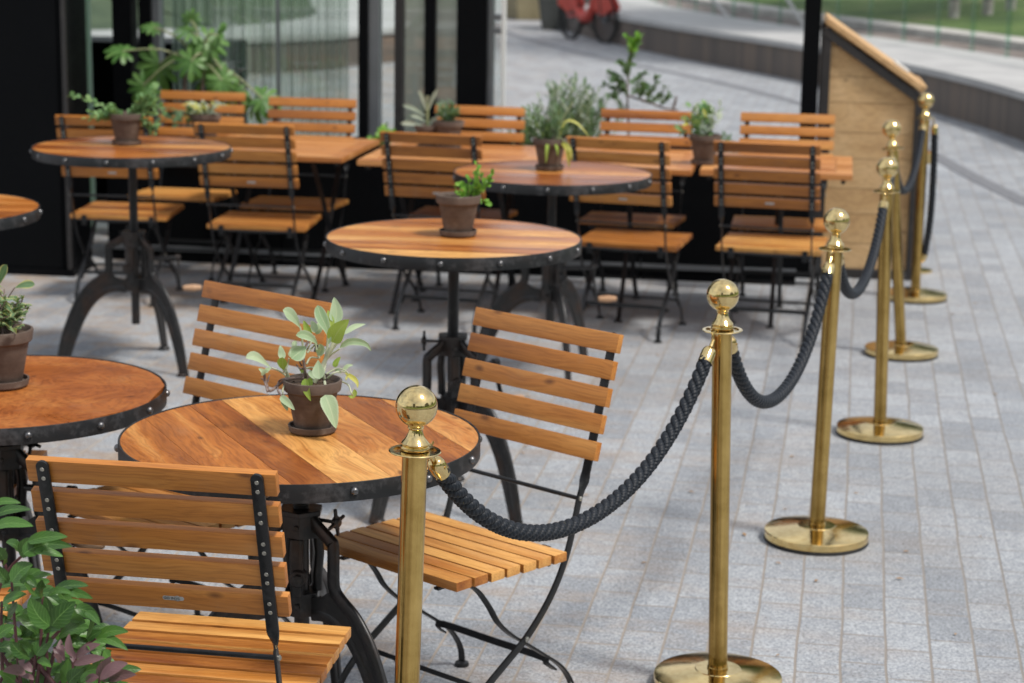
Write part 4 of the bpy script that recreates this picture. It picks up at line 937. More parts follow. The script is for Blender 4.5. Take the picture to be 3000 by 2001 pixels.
# loose rope from the last post
r = empty('barrier_rope', top_of(5, .912) + V((.045, 0, 0)), 0, 'loose black rope hanging straight down from the farthest brass stanchion', 'rope', 'black twisted ropes between the brass posts')
pts = smooth_path([V((.006, 0, -.075)), V((.014, .01, -.25)), V((.012, .01, -.50)), V((-.01, 0, -.69))], 60)
rope_geo(pts, .003, 10).build('twisted_rope', M_ROPE, r, ang=60, fixn=False)
f = ferrule(V((.002, 0, -.034)), V((.006, 0, -.078)), r); hook((V((-.006, 0, .0)), V((.002, 0, -.036))), 'snap_hook', f)
ferrule(V((-.022, 0, -.722)), V((-.009, 0, -.684)), r)

# ================================================================== POTS AND PLANTS
def make_pot(x, y, z, s, label, saucer=True, mat_=None):
    r = empty('plant_pot', (x, y, z), random.uniform(0, 6), label, 'plant pot', 'brown clay pots on the tables'); M = mat_ or M_POT; b = .0
    if saucer:
        m_ = MB(); m_.lathe([(0, .0), (.049 * s, 0), (.0535 * s, .004 * s), (.0555 * s, .014 * s), (.0555 * s, .0165 * s), (.0520 * s, .0165 * s), (.0505 * s, .007 * s), (0, .0055 * s)], 56); m_.build('saucer', M, r)
        b = .0075 * s
    m_ = MB(); m_.lathe([(0, b), (.0395 * s, b), (.0410 * s, b + .003), (.0570 * s, .093 * s), (.0615 * s, .0945 * s), (.0640 * s, .097 * s), (.0668 * s, .1175 * s), (.0660 * s, .1200 * s), (.0620 * s, .1205 * s), (.0600 * s, .1180 * s), (.0570 * s, .106 * s), (0, .106 * s)], 64); m_.build('clay_pot', M, r)
    m_ = MB(); m_.lathe([(.058 * s, .1045 * s), (.055 * s, .1085 * s), (.03 * s, .111 * s), (0, .1105 * s)], 24)
    for k in range(46):
        a = random.uniform(0, 6.28); q = random.uniform(0, .053) * s; m_.box((q * cos(a), q * sin(a), .1105 * s), (random.uniform(.003, .010), random.uniform(.002, .005), .003), M=Matrix.Rotation(random.uniform(0, 3), 3, V((random.random(), random.random(), random.random())).normalized()))
    m_.build('soil', M_SOIL, r); return r
POTS = [(-.447, 4.488, .735, 1.0, 'clay pot of felted sage on the nearest round table'), (-.176, 6.417, .882, 1.08, 'clay pot with a small leafy sprig on the middle round table'),
        (-1.605, 8.45, .917, 1.08, 'clay pot with trailing leafy stems on the tall left round table'), (.143, 8.39, .848, 1.08, 'clay pot with hanging yellowish leaves on the back right round table'),
        (-1.281, 5.02, .7024, 1.22, 'larger clay pot of variegated sage on the left round table'), (-1.53, 10.12, .74, 1.2, 'clay pot of pale spiky leaves on the leftmost slatted table'),
        (-.325, 10.00, .74, 1.15, 'clay pot with a stubby plant on the slatted table behind the middle'), (.885, 9.55, .74, 1.15, 'clay pot with upright leaves where the two right slatted tables meet'),
        (-.43, 10.02, .74, .95, 'clay pot of silver leaves behind a bistro chair back, left of the stubby plant')]
for p in POTS: make_pot(*p)
def plant(name, loc, label, catg='plant', group=None): return empty(name, loc, 0, label, catg, group)

# --- felted sage on the nearest table, laid out from the leaves one can see
pc = V((-.447, 4.488, .735)); r = plant('sage_plant', pc + V((0, 0, .108)), 'pale felted sage with long stalked leaves spilling over the nearest clay pot')
KX = 4410.0
rs = random.Random(3)
def q_(px, py, y=0): return V(((px - 722) / KX, y, .010 + (925 - py) / KX))
def lf(mb, pts, w_, shape='obovate', mi=0, y0=0, y1=None, nrm=None, wavy=.012, fold=.28):
    n = len(pts); y1 = y0 if y1 is None else y1
    P = [q_(p[0], p[1], y0 + (y1 - y0) * i / (n - 1)) for i, p in enumerate(pts)]
    mb.leaf(P, w_ / KX, shape, nrm=nrm or (rs.uniform(-.25, .25), -.85, .5), fold=fold, mi=mi, nu=6, wavy=wavy)
m_ = MB()
LV = [([(612, 395), (560, 300), (500, 230), (448, 195)], 112, 'obovate', 0, -.01, -.03), ([(886, 500), (860, 400), (800, 280), (768, 185)], 118, 'obovate', 0, .0, .02), ([(938, 360), (950, 260), (922, 118)], 150, 'ovate', 0, .02, .04),
      ([(925, 525), (990, 400), (1095, 280)], 190, 'ovate', 1, -.015, -.03), ([(900, 400), (890, 330), (865, 240)], 85, 'ovate', 1, .015, .03), ([(1035, 455), (1130, 395), (1238, 376)], 58, 'lance', 0, .0, .03),
      ([(990, 595), (1080, 530), (1190, 522), (1270, 548), (1312, 605)], 78, 'ovate', 0, .0, -.02), ([(785, 550), (740, 480), (660, 430), (585, 428)], 90, 'obovate', 0, -.02, -.05), ([(672, 560), (610, 610), (535, 665)], 165, 'obovate', 0, -.025, -.045),
      ([(705, 480), (670, 410), (632, 330)], 84, 'ovate', 1, .0, .01), ([(740, 455), (730, 400), (700, 350)], 80, 'ovate', 0, .01, .03), ([(752, 480), (790, 400), (800, 330)], 90, 'ovate', 0, .02, .04), ([(780, 655), (815, 590), (800, 525)], 100, 'ovate', 0, -.01, -.03),
      ([(792, 690), (800, 780), (812, 862)], 125, 'obovate', 0, -.03, -.05), ([(320, 800), (250, 735), (180, 680), (130, 668), (80, 682)], 96, 'obovate', 0, -.01, -.03), ([(445, 808), (440, 740), (442, 668)], 100, 'obovate', 1, -.02, -.03), ([(424, 720), (410, 660), (395, 596)], 80, 'ovate', 0, .0, .02),
      ([(494, 702), (510, 660), (524, 612)], 62, 'ovate', 0, .01, .02), ([(545, 600), (540, 570), (556, 545)], 62, 'ovate', 0, .01, .02), ([(248, 860), (240, 820), (205, 785)], 66, 'ovate', 0, -.02, -.03), ([(262, 850), (280, 820), (312, 815)], 50, 'ovate', 0, -.01, .0), ([(672, 858), (690, 950), (738, 1058)], 92, 'ovate', 1, -.05, -.075),
      ([(872, 1010), (930, 1130), (992, 1308)], 180, 'ovate', 0, -.06, -.095), ([(428, 1042), (500, 1090), (578, 1156)], 80, 'ovate', 0, -.05, -.07), ([(440, 1060), (480, 1120), (502, 1178)], 66, 'ovate', 0, -.05, -.06), ([(932, 812), (950, 760), (990, 712)], 62, 'ovate', 1, .02, .03),
      ([(1042, 845), (1110, 880), (1165, 925), (1178, 978)], 50, 'lance', 2, .0, -.02), ([(1132, 1020), (1140, 1060), (1110, 1095), (1072, 1078)], 54, 'lance', 1, .01, .0), ([(1010, 860), (1060, 810), (1110, 806)], 46, 'ovate', 0, .03, .04), ([(600, 850), (620, 835), (650, 860)], 60, 'ovate', 1, .01, .0), ([(700, 880), (715, 930), (722, 965)], 55, 'ovate', 1, -.02, -.03),
      ([(690, 830), (720, 870), (750, 905)], 60, 'ovate', 0, .0, -.01), ([(890, 540), (905, 500), (918, 462)], 36, 'lance', 0, -.02, -.02), ([(420, 800), (400, 785), (392, 765)], 30, 'ovate', 0, 0, 0), ([(1000, 870), (960, 850), (930, 862)], 40, 'ovate', 0, .02, .03), ([(1068, 880), (1055, 905), (1052, 925)], 26, 'ovate', 2, .01, .0)]
for a in LV: lf(m_, a[0], a[1] * 1.04, a[2], a[3], a[4], a[5])
m_.build('foliage', [LF_SAGE, LF_LIME, LF_YEL], r, ang=80, fixn=False)
m_ = MB()
for pts, w0, w1, mi in (([(655, 905), (648, 800), (636, 680), (655, 590), (700, 500)], 13, 9, 1), ([(636, 680), (625, 560), (618, 460), (600, 380)], 11, 6, 0), ([(740, 940), (790, 850), (845, 730), (900, 610), (940, 510)], 22, 14, 0), ([(845, 730), (868, 600), (872, 470)], 15, 9, 0), ([(848, 735), (900, 670), (995, 595)], 11, 7, 0), ([(860, 700), (930, 600), (1035, 455)], 12, 7, 0),
        ([(640, 905), (560, 908), (480, 915), (400, 970), (320, 1000), (265, 960), (245, 860)], 14, 12, 2), ([(480, 912), (400, 850), (318, 798)], 9, 6, 0), ([(480, 905), (468, 850), (450, 790)], 16, 9, 0), ([(450, 850), (420, 790), (412, 700)], 9, 5, 0), ([(455, 850), (480, 760), (494, 700)], 8, 5, 0), ([(870, 905), (930, 850), (1000, 838), (1060, 850)], 9, 6, 0), ([(860, 860), (960, 812), (1040, 815), (1085, 850)], 8, 5, 0),
        ([(1010, 935), (1080, 960), (1120, 990), (1134, 1035)], 8, 6, 0), ([(870, 1015), (845, 930), (838, 840), (850, 760)], 13, 10, 0), ([(440, 1050), (395, 1000), (380, 960), (420, 920), (490, 905)], 9, 7, 2), ([(455, 1060), (445, 990), (470, 930), (510, 910)], 8, 6, 0), ([(670, 650), (720, 600), (750, 560)], 10, 6, 0), ([(790, 700), (760, 600), (740, 500)], 10, 6, 0), ([(665, 760), (700, 705), (780, 700)], 9, 6, 0), ([(650, 810), (600, 800), (565, 765)], 9, 5, 2), ([(615, 780), (600, 730), (630, 715)], 8, 5, 2), ([(670, 620), (700, 560), (745, 480)], 9, 6, 0), ([(690, 850), (760, 860), (800, 870)], 7, 5, 0), ([(650, 810), (700, 800), (770, 790)], 8, 5, 0), ([(300, 1000), (240, 940), (205, 922)], 9, 4, 2), ([(280, 950), (290, 900), (300, 880)], 8, 4, 2)):
    P = smooth_path([q_(p[0], p[1], rs.uniform(-.008, .008) - (.04 if p[1] > 985 else 0)) for p in pts], 4); n = len(P)
    m_.tube(P, [(w0 + (w1 - w0) * i / (n - 1)) / 2 / KX * 2.4 for i in range(n)], 8, mi=mi)
m_.build('stem', [leafmat('felted_stem', (.55, .60, .42), (.68, .70, .54), rough=.8), M_STEMB, M_STEMB], r, ang=80)

def sprig(stm, lvs, base, tip, n, lsize, rnd, spread=.6, shape='round', mi=0, curve=.2, sr=.0012, droop=0, start=.15):
    base, tip = V(base), V(tip); d = tip - base; side = V((rnd.uniform(-1, 1), rnd.uniform(-1, 1), rnd.uniform(-.4, .6))).normalized() * d.length * curve
    P = smooth_path([base, base.lerp(tip, .35) + side * .6, base.lerp(tip, .7) + side * .7, tip], 5); stm.tube(P, [sr * (1 - .6 * i / (len(P) - 1)) for i in range(len(P))], 6)
    for k in range(n):
        f = start + (1 - start) * k / max(n - 1, 1); p = P[min(int(f * (len(P) - 1)), len(P) - 1)]; ax = d.normalized()
        a = k * 2.4 + rnd.uniform(-.4, .4); u = ax.orthogonal().normalized(); v = ax.cross(u); o = (u * cos(a) + v * sin(a)) * spread + ax * (1 - spread * .4) + V((0, 0, -droop)) + V((rnd.uniform(-.2, .2), rnd.uniform(-.2, .2), rnd.uniform(-.2, .2)))
        o.normalize(); ls = lsize * rnd.uniform(.65, 1.2)
        lvs.leaf([p, p + o * ls * .5 + V((0, 0, .05 * ls)), p + o * ls], ls * (.75 if shape == 'round' else .3), 'round' if shape == 'round' else 'lance', nrm=(rnd.uniform(-.6, .6), rnd.uniform(-.8, 0), 1), fold=.2, mi=mi, nu=2)
def finish(r, stm, lvs, lm, sm=None): 
    lvs.build('foliage', lm, r, ang=80, fixn=False); stm.build('stem', sm or M_STEM, r, ang=80)

rd = random.Random(11)
# little sprig on the middle table
r = plant('sprig_plant', (-.176, 6.417, .992), 'small bright green sprig leaning over the right rim of the middle table pot'); a, b_ = MB(), MB()
for bx, tx, tz in ((.03, .055, .115), (.035, .075, .085), (.045, .105, .085), (.045, .095, .06), (.03, .005, .045), (.03, .035, .06), (.05, .07, .035), (.04, .06, .10), (.02, -.005, .03), (.052, .085, -.005), (.05, .06, .05)): sprig(a, b_, (bx, rd.uniform(-.02, .02), .008), (tx, rd.uniform(-.04, .02), tz), 10, .021, rd)
finish(r, a, b_, LF_SMALL, M_STEMR)
# trailing plant on the tall left table
r = plant('trailing_plant', (-1.605, 8.45, 1.028), 'trailing small leaved plant spilling left and right over the tall left table pot'); a, b_ = MB(), MB()
for k in range(13): sprig(a, b_, (rd.uniform(-.04, 0), rd.uniform(-.03, .02), .005), (-.045 - .15 * rd.random(), rd.uniform(-.07, .03), rd.uniform(-.02, .055) + .0), 13, .022, rd, droop=.1)
sprig(a, b_, (-.03, 0, .01), (-.215, -.02, .085), 16, .024, rd)
for k in range(16): sprig(a, b_, (rd.uniform(0, .045), rd.uniform(-.03, .03), .005), (.03 + .12 * rd.random(), rd.uniform(-.06, .05), rd.uniform(.0, .13)), 12, .023, rd)
for k in range(4): sprig(a, b_, (.05, 0, .01), (.10 + .04 * rd.random(), -.03, rd.uniform(-.07, .0)), 10, .023, rd)
finish(r, a, b_, LF_SMALL2, M_STEM)
# back right table: upright grey green stems and hanging yellow leaves
r = plant('mixed_plant', (.143, 8.39, .957), 'lanky plant with upright narrow leaves and drooping yellowish ones on the back right table'); a, b_ = MB(), MB()
for k in range(14): sprig(a, b_, (rd.uniform(-.04, .04), rd.uniform(-.03, .03), .0), (rd.uniform(-.10, .07), rd.uniform(-.06, .06), rd.uniform(.06, .155)), 12, .04, rd, .5, 'lance')
for px, pz, w_ in ((-.015, -.075, .016), (.03, -.045, .013), (.075, -.09, .02), (.085, -.06, .018)):
    b_.leaf([V((px * .6, -.05, .01)), V((px * .9, -.085, -.01)), V((px, -.088, pz * .6)), V((px * 1.05, -.085, pz))], w_, 'ovate', nrm=(0, -1, .2), mi=1 if px > .05 else 2)
b_.leaf([V((.03, -.02, .0)), V((.06, -.03, .09)), V((.11, -.04, .085)), V((.16, -.05, .03))], .014, 'lance', nrm=(0, -.5, 1), mi=1)
a.tube(smooth_path([V((.02, -.02, 0)), V((.045, -.02, .09)), V((.09, 0, .17))], 5), .0022, 6); a.tube(smooth_path([V((.0, -.02, 0)), V((.03, -.05, .03)), V((.08, -.07, 0))], 5), .002, 6)
finish(r, a, b_, [LF_BUSH, LF_YEL, LF_LIME], M_STEM)
# variegated sage at the left
r = plant('variegated_sage', (-1.281, 5.02, .832), 'bushy variegated sage with cream edged leaves in the pot on the left round table'); a, b_ = MB(), MB()
rv = random.Random(5)
for k in range(34):
    tx = rv.uniform(-.12, .062) if k % 3 else rv.uniform(-.02, .075); tz = rv.uniform(.02, .115) * (1 - .35 * abs(tx) / .1); base = V((rv.uniform(-.04, .035), rv.uniform(-.03, .03), 0)); tip = V((tx, rv.uniform(-.07, .05), tz))
    P = smooth_path([base, base.lerp(tip, .5) + V((0, 0, .012)), tip], 5); a.tube(P, [.0022 - .0008 * i / len(P) for i in range(len(P))], 6)
    for q in range(6):
        p = P[int((.45 + .55 * q / 5) * (len(P) - 1))]; an = q * 2.2 + rv.uniform(-.5, .5); o = V((cos(an), sin(an) * .8, rv.uniform(-.1, .7))).normalized(); ls = rv.uniform(.024, .040)
        b_.leaf([p, p + o * ls * .4 + V((0, 0, .003)), p + o * ls * .8 + V((0, 0, .003)), p + o * ls], ls * .46, 'obovate', nrm=(rv.uniform(-.4, .4), rv.uniform(-.6, 0), 1), fold=.3, nu=4, wavy=.02)
for (x0, z0, x1, z1) in ((.045, .125, .098, .135), (-.02, .135, -.06, .16), (.005, .13, .03, .185)):
    a.tube(smooth_path([V((0, 0, .05)), V((x0 * .6, -.01, z0 * .8)), V((x0, -.02, z0))], 5), .0015, 6); b_.leaf([V((x0, -.02, z0)), V(((x0 + x1) / 2, -.025, (z0 + z1) / 2 + .004)), V((x1, -.03, z1))], .024, 'obovate', nrm=(0, -.8, .8), nu=4)
finish(r, a, b_, LF_VARI, M_STEMB)
# pale spiky plant, stubby plant, silver leaves, upright leaves on the slatted tables
r = plant('spiky_pale_plant', (-1.53, 10.12, .86), 'pale plant with long narrow leaves on the leftmost slatted table'); a, b_ = MB(), MB()
for k in range(46):
    an = rd.uniform(0, 6.28); ln_ = rd.uniform(.09, .17); o = V((cos(an), sin(an) * .8, 0)); up_ = rd.uniform(.3, 1.1)
    b_.leaf([V((0, 0, 0)) + o * .02, o * ln_ * .5 + V((0, 0, ln_ * .55 * up_)), o * ln_ * .95 + V((0, 0, ln_ * .5 * up_))], .014, 'lance', nrm=(0, -.3, 1), mi=rd.choice((0, 0, 1)), nu=2)
for k in range(7): sprig(a, b_, (0, 0, 0), (rd.uniform(-.3, -.10), rd.uniform(-.1, .0), rd.uniform(-.02, .10)), 6, .05, rd, .7, 'round', 2)
finish(r, a, b_, [LF_PALE, LF_YEL, LF_BUSH], M_STEM)
r = plant('stubby_plant', (-.325, 10.00, .865), 'stubby grey green plant on the slatted table behind the middle'); a, b_ = MB(), MB()
for k in range(14): sprig(a, b_, (rd.uniform(-.02, .02), rd.uniform(-.02, .02), 0), (rd.uniform(-.06, .06), rd.uniform(-.04, .04), rd.uniform(.03, .10)), 10, .024, rd)
finish(r, a, b_, [LF_BUSH], M_STEMB)
r = plant('silver_leaf_plant', (-.43, 10.02, .84), 'upright silver leaved plant behind a bistro chair back'); a, b_ = MB(), MB()
for (x0, z0, x1, z1, w_) in ((0, .06, -.04, .185, .03), (0, .07, .05, .19, .03), (0, .05, -.12, .11, .03), (0, .0, -.13, .02, .035), (0, .10, .0, .16, .03), (0, .02, -.08, .06, .03), (0, .0, .05, .05, .03)): b_.leaf([V((x0, 0, z0)), V(((x0 + x1) / 2, -.01, (z0 + z1) / 2 + .01)), V((x1, -.02, z1))], w_ * .72, 'obovate', nrm=(0, -1, .4), nu=4)
a.tube([V((0, 0, 0)), V((0, 0, .12))], .007, 8); finish(r, a, b_, LF_PALE, M_STEM)
r = plant('upright_leafy_plant', (.885, 9.55, .86), 'upright green plant in the pot where the two right slatted tables meet'); a, b_ = MB(), MB()
for k in range(16): sprig(a, b_, (rd.uniform(-.03, .03), rd.uniform(-.03, .03), 0), (rd.uniform(-.10, .09), rd.uniform(-.05, .05), rd.uniform(.02, .15)), 7, .045, rd, .6, 'round' if k % 2 else 'lance', rd.choice((0, 0, 0, 0, 0, 1, 1, 2)))
finish(r, a, b_, [LF_SMALL2, LF_PALE, LF_YEL], M_STEM)

# --- planting in the planter boxes
def Pp(X, dz=0): return ponline(X, PO + .20) + V((0, 0, .61 + dz))
def palmate(mb, c, out, nrm, size, rnd):
    out = V(out).normalized(); nrm = V(nrm).normalized(); side = out.cross(nrm).normalized()
    for k in range(9):
        a = (k - 4) * .60; d = out * cos(a) + side * sin(a); ls = size * (1 - .05 * abs(k - 4)) * rnd.uniform(.9, 1.05)
        mb.leaf([c - out * size * .06, c + d * ls * .55 - nrm * .02 * size, c + d * ls - nrm * .20 * ls], ls * .31, 'obovate', nrm=nrm, fold=.12, nu=4)
r = plant('fatsia_shrub', Pp(-1.78), 'large shrub with big palmate leaves in front of the left windows'); a, b_ = MB(), MB(); rf = random.Random(2); o0 = Pp(-1.78)
for (px, py, s_, ou, nr) in ((465, 190, .19, (-.35, 0, -1), (0, -1, .35)), (360, 150, .13, (-1, 0, .1), (.1, -.6, 1)), (560, 95, .13, (-.8, -.2, .1), (0, -.5, 1)), (450, 80, .09, (-1, 0, .15), (0, -.6, 1)), (610, 120, .15, (.8, 0, -.5), (.3, -.8, .6)), (640, 105, .12, (.3, -.4, .3), (0, -.8, .7)), (600, 150, .15, (-.2, -.3, -1), (0, -1, .3)),
                           (620, 215, .16, (-.1, -.3, -1), (0, -1, .2)), (650, 235, .13, (.5, -.2, -.8), (.2, -1, .3)), (560, 180, .14, (-.5, -.3, -.7), (0, -1, .4)), (745, 300, .15, (.2, 0, -1), (-.5, -.8, .2)), (770, 290, .14, (1, 0, -.4), (-.1, -.8, .7)), (420, 250, .13, (-.6, 0, -.8), (0, -1, .3)), (560, 60, .09, (.2, -.2, 1), (0, -1, .4)), (680, 270, .12, (.3, 0, -.9), (0, -1, .3))):
    c = at(px, py, 11.12 + rf.uniform(-.12, .12)) - o0; palmate(b_, c, ou, nr, s_ * .84, rf)
    st = V((rf.uniform(-.03, .03) + (.06 if px > 500 else -.02), 0, .0)); hub_ = at(600 + rf.uniform(-25, 20), 150 + rf.uniform(-10, 50), 11.15) - o0
    a.tube(smooth_path([hub_, hub_.lerp(c, .5) + V((0, -.03, .05)), c], 5), .0055, 6, mi=0)
for (x0, x1, y1) in ((540, 545, 150), (592, 600, 140)): a.tube(smooth_path([V((at(x0, 300, 11.15) - o0).to_tuple()[:1] + (0, 0)), at(x0, 280, 11.15) - o0, at(x1, y1, 11.15) - o0], 5), .0095, 8, mi=1)
b_.build('foliage', LF_FATSIA, r, ang=80, fixn=False); a.build('stem', [M_STEM, M_STEMB], r)
def bush(name, label, X, w_, h, n, lm, seed, lsize=.045, shape='lance', dens=12):
    r = plant(name, Pp(X), label); a, b_ = MB(), MB(); q = random.Random(seed)
    for k in range(n):
        t = V((q.gauss(0, w_ * .5), q.uniform(-.12, .12), h * q.uniform(.35, 1.0))); t.x = max(-w_, min(w_, t.x)); t.z *= (1 - .5 * (abs(t.x) / w_) ** 2)
        sprig(a, b_, (t.x * .35, t.y * .4, 0), t, dens, lsize, q, .6, shape, q.choice((0, 0, 0, 1)), sr=.003)
    finish(r, a, b_, [lm, LF_PALE], M_STEM); return r
bush('bushy_shrub', 'dense grey green shrub between two bistro chair backs', .30, .25, .43, 120, LF_BUSH, 31)
bush('low_leafy_plant', 'low grey green plant behind the drooping pot plant', .06, .09, .22, 26, LF_BUSH, 32)
bush('low_green_plant', 'tiny bright green plant in the gap between two slatted tables', -.70, .07, .12, 18, LF_SMALL, 33, .04, 'round', 8)
bush('low_shrub_tuft', 'low green tuft behind the rightmost slatted tables', 1.06, .12, .15, 26, LF_BUSH, 34)
r = plant('twiggy_shrub', Pp(.60), 'thin twiggy shrub with one tall stem and a long bare side branch'); a, b_ = MB(), MB(); o0 = Pp(.60); q = random.Random(8)
def tp(px, py, dy=0): return at(px, py, 10.95 + dy) - o0
stem = smooth_path([tp(1842, 420), tp(1840, 330), tp(1838, 250), tp(1848, 180), tp(1855, 120)], 6); a.tube(stem, [.0065 - .004 * i / len(stem) for i in range(len(stem))], 6)
br = smooth_path([tp(1840, 280), tp(1900, 300), tp(1950, 318), tp(1985, 322)], 5); a.tube(br, .006, 6); a.tube([tp(1972, 318), tp(1978, 300), tp(1982, 280)], [.008, .009, .004], 6)
for (x0, y0, x1, y1, n) in ((1845, 160, 1832, 108, 12), (1850, 150, 1870, 110, 14), (1850, 170, 1850, 125, 12), (1840, 240, 1785, 215, 14), (1838, 260, 1795, 235, 14), (1838, 290, 1810, 250, 12), (1838, 230, 1850, 190, 10), (1870, 290, 1880, 240, 14), (1890, 298, 1920, 225, 14), (1905, 300, 1945, 255, 12), (1880, 295, 1860, 250, 10), (1842, 200, 1852, 170, 10), (1840, 330, 1800, 280, 12), (1930, 310, 1960, 280, 8), (1845, 220, 1815, 190, 12), (1842, 250, 1890, 215, 14), (1850, 280, 1905, 255, 14), (1838, 270, 1770, 250, 14), (1880, 300, 1935, 285, 12)):
    sprig(a, b_, tp(x0, y0), tp(x1, y1, q.uniform(-.1, .1)), n + 2, .036, q, .6, 'round', 1 if y1 < 130 else 0, sr=.002)
b_.build('foliage', [LF_BUSH, LF_SMALL], r, ang=80, fixn=False); a.build('stem', M_STEMB, r)

# --- leafy peony in the near corner
pb = V((-.80, 3.24, 0)); r = plant('peony_plant', pb, 'leafy green peony with a few purple shoots, filling the near corner')
a, b_, u_, u2_ = MB(), MB(), MB(), MB(); q = random.Random(21)
def pp(px, py, Y=3.28): return at(px / 2.795, 1440 + py / 2.795, Y) - pb
PX = 2.795 * FPX / 3.45
def pl_(x0, y0, x1, y1, w_, Y=3.28, dY=None, sag=.0, mb=None, shape='ovate', bend=None):
    dY = q.uniform(-.03, .02) if dY is None else dY
    A, B = pp(x0, y0, Y), pp(x1, y1, Y + dY); ln_ = (B - A).length
    bend = q.uniform(.05, .14) if bend is None else bend
    up = V((0, 0, 1)) if abs((B - A).normalized().z) < .7 else V((q.choice((-1, 1)) * .6, -.6, 0))
    M1 = A.lerp(B, .35) + up * ln_ * bend; M2 = A.lerp(B, .72) + up * ln_ * bend * .7
    (mb or b_).leaf([A, M1, M2, B], w_ / PX * 1.12, shape, nrm=(q.uniform(-.4, .4), -.75 + q.uniform(-.2, .3), .75), fold=.22, nu=6, wavy=.012)
for L_ in ((-60, 110, 170, 95, 60), (-60, 205, 258, 148, 80), (-60, 300, 272, 285, 100), (225, 412, 555, 372, 92), (290, 440, 592, 452, 78), (280, 495, 518, 532, 66), (190, 515, 400, 430, 120), (160, 520, 300, 400, 120), (60, 580, 52, 465, 110), (165, 480, 50, 420, 84), (30, 560, -40, 440, 90),
           (95, 742, 268, 600, 140), (170, 750, 330, 640, 100), (185, 745, 425, 682, 84), (70, 745, -30, 600, 90), (20, 912, 218, 842, 96), (350, 862, 345, 722, 86), (438, 812, 725, 772, 96), (390, 852, 592, 838, 66), (500, 832, 762, 878, 72), (300, 855, 195, 745, 70), (560, 838, 645, 878, 40),
           (405, 1102, 245, 868, 140), (412, 1082, 368, 858, 96), (420, 1102, 618, 902, 150), (560, 1042, 700, 1075, 70), (610, 965, 822, 1062, 92), (700, 985, 822, 1098, 60), (482, 1192, 735, 1118, 115), (704, 1202, 792, 1008, 92), (715, 1222, 835, 1140, 60), (788, 1204, 1052, 1150, 86), (782, 1212, 1048, 1300, 74),
           (742, 1242, 812, 1362, 100), (355, 1152, 138, 1028, 104), (312, 1162, 225, 1115, 60), (360, 1155, 500, 1135, 66), (-30, 1195, 118, 1098, 84), (-50, 1290, 205, 1335, 92), (292, 1342, 442, 1205, 118), (246, 1368, 92, 1228, 116), (292, 1352, 148, 1235, 76), (600, 1222, 428, 1275, 72), (652, 1225, 560, 1200, 60),
           (505, 1572, 562, 1368, 104), (562, 1572, 700, 1440, 118), (400, 1572, 330, 1450, 92), (300, 1600, 270, 1500, 84), (40, 1590, 125, 1498, 80), (1000, 1590, 845, 1545, 60), (620, 1440, 740, 1400, 70), (150, 1420, 260, 1360, 60), (120, 1560, -10, 1480, 90), (230, 1600, 60, 1560, 90), (660, 1560, 760, 1490, 60), (310, 1380, 420, 1440, 60), (60, 1010, 140, 900, 70), (215, 700, 300, 780, 60)):
    pl_(L_[0], L_[1], L_[2], L_[3], L_[4] * 1.18, Y=3.28 + q.uniform(-.03, .05))
for L_ in ((520, 1372, 498, 1208, 64), (602, 1355, 568, 1162, 66), (610, 1372, 825, 1250, 76), (502, 1402, 436, 1338, 54), (530, 1385, 432, 1285, 56), (602, 1422, 862, 1362, 74), (808, 1535, 912, 1348, 90), (820, 1542, 1048, 1406, 96), (830, 1548, 1118, 1500, 96), (212, 1492, 22, 1475, 86), (280, 1542, 165, 1512, 44), (262, 1480, 150, 1385, 70), (600, 1400, 590, 1300, 50), (700, 1560, 812, 1520, 70)):
    pl_(*L_, Y=3.25 + q.uniform(-.02, .03), mb=(u2_ if L_[0] < 300 else u_), shape='lance')
for k in range(190):                                               # leaves deeper inside the plant
    px = q.uniform(-260, 700) if k % 4 else q.uniform(500, 950); py0 = 480 + max(0, px - 250) * .95 if px > 250 else 560
    py = q.uniform(max(py0, 700) + 30, 1700); an = q.uniform(-.6, 3.8); ln_ = q.uniform(150, 260); x1 = px + ln_ * cos(an); y1 = py - ln_ * .55 * sin(an)
    if y1 < 560 + max(0, x1 - 330) * .95: continue
    pl_(px, py, x1, y1, q.uniform(70, 110), Y=3.40 + q.uniform(-.03, .12))
for pts in (((-40, 1000), (-10, 800), (70, 640), (200, 510), (290, 440)), ((-30, 500), (40, 600), (50, 650)), ((20, 1500), (10, 1100), (15, 900)), ((170, 1600), (130, 1200), (95, 740)), ((410, 1600), (380, 1300), (405, 1100)), ((250, 1600), (280, 1450), (290, 1340)), ((600, 1600), (590, 1500), (600, 1360)), ((560, 1500), (660, 1300), (785, 1205)), ((300, 1600), (330, 1300), (350, 860)), ((700, 1700), (800, 1600), (815, 1530)), ((430, 1200), (520, 1100), (600, 960))):
    P = smooth_path([pp(x, y, 3.31) for x, y in pts], 4); a.tube(P, [.0034 - .0014 * i / len(P) for i in range(len(P))], 7)
for k in range(9): a.tube(smooth_path([V((q.uniform(-.10, .10), q.uniform(-.08, .08), .34)), V((q.uniform(-.12, .15), q.uniform(0, .1), .5)), pp(q.uniform(-100, 600), q.uniform(1250, 1600), 3.33)], 4), .0035, 7)
b_.build('foliage', LF_PEONY, r, ang=80, fixn=False); u_.build('purple_shoot', LF_PURPLE, r, ang=80, fixn=False); u2_.build('purple_shoot', LF_PURPLE, r, ang=80, fixn=False); a.build('stem', M_STEMR, r)
r = empty('tall_planter', (-.82, 3.24, 0), 0, 'dark planter holding the leafy peony in the near corner', 'planter')
MB().lathe([(0, 0), (.13, 0), (.17, .35), (.18, .36), (.165, .36), (.15, .34), (0, .34)], 40).build('shell', M_PLANTER, r)

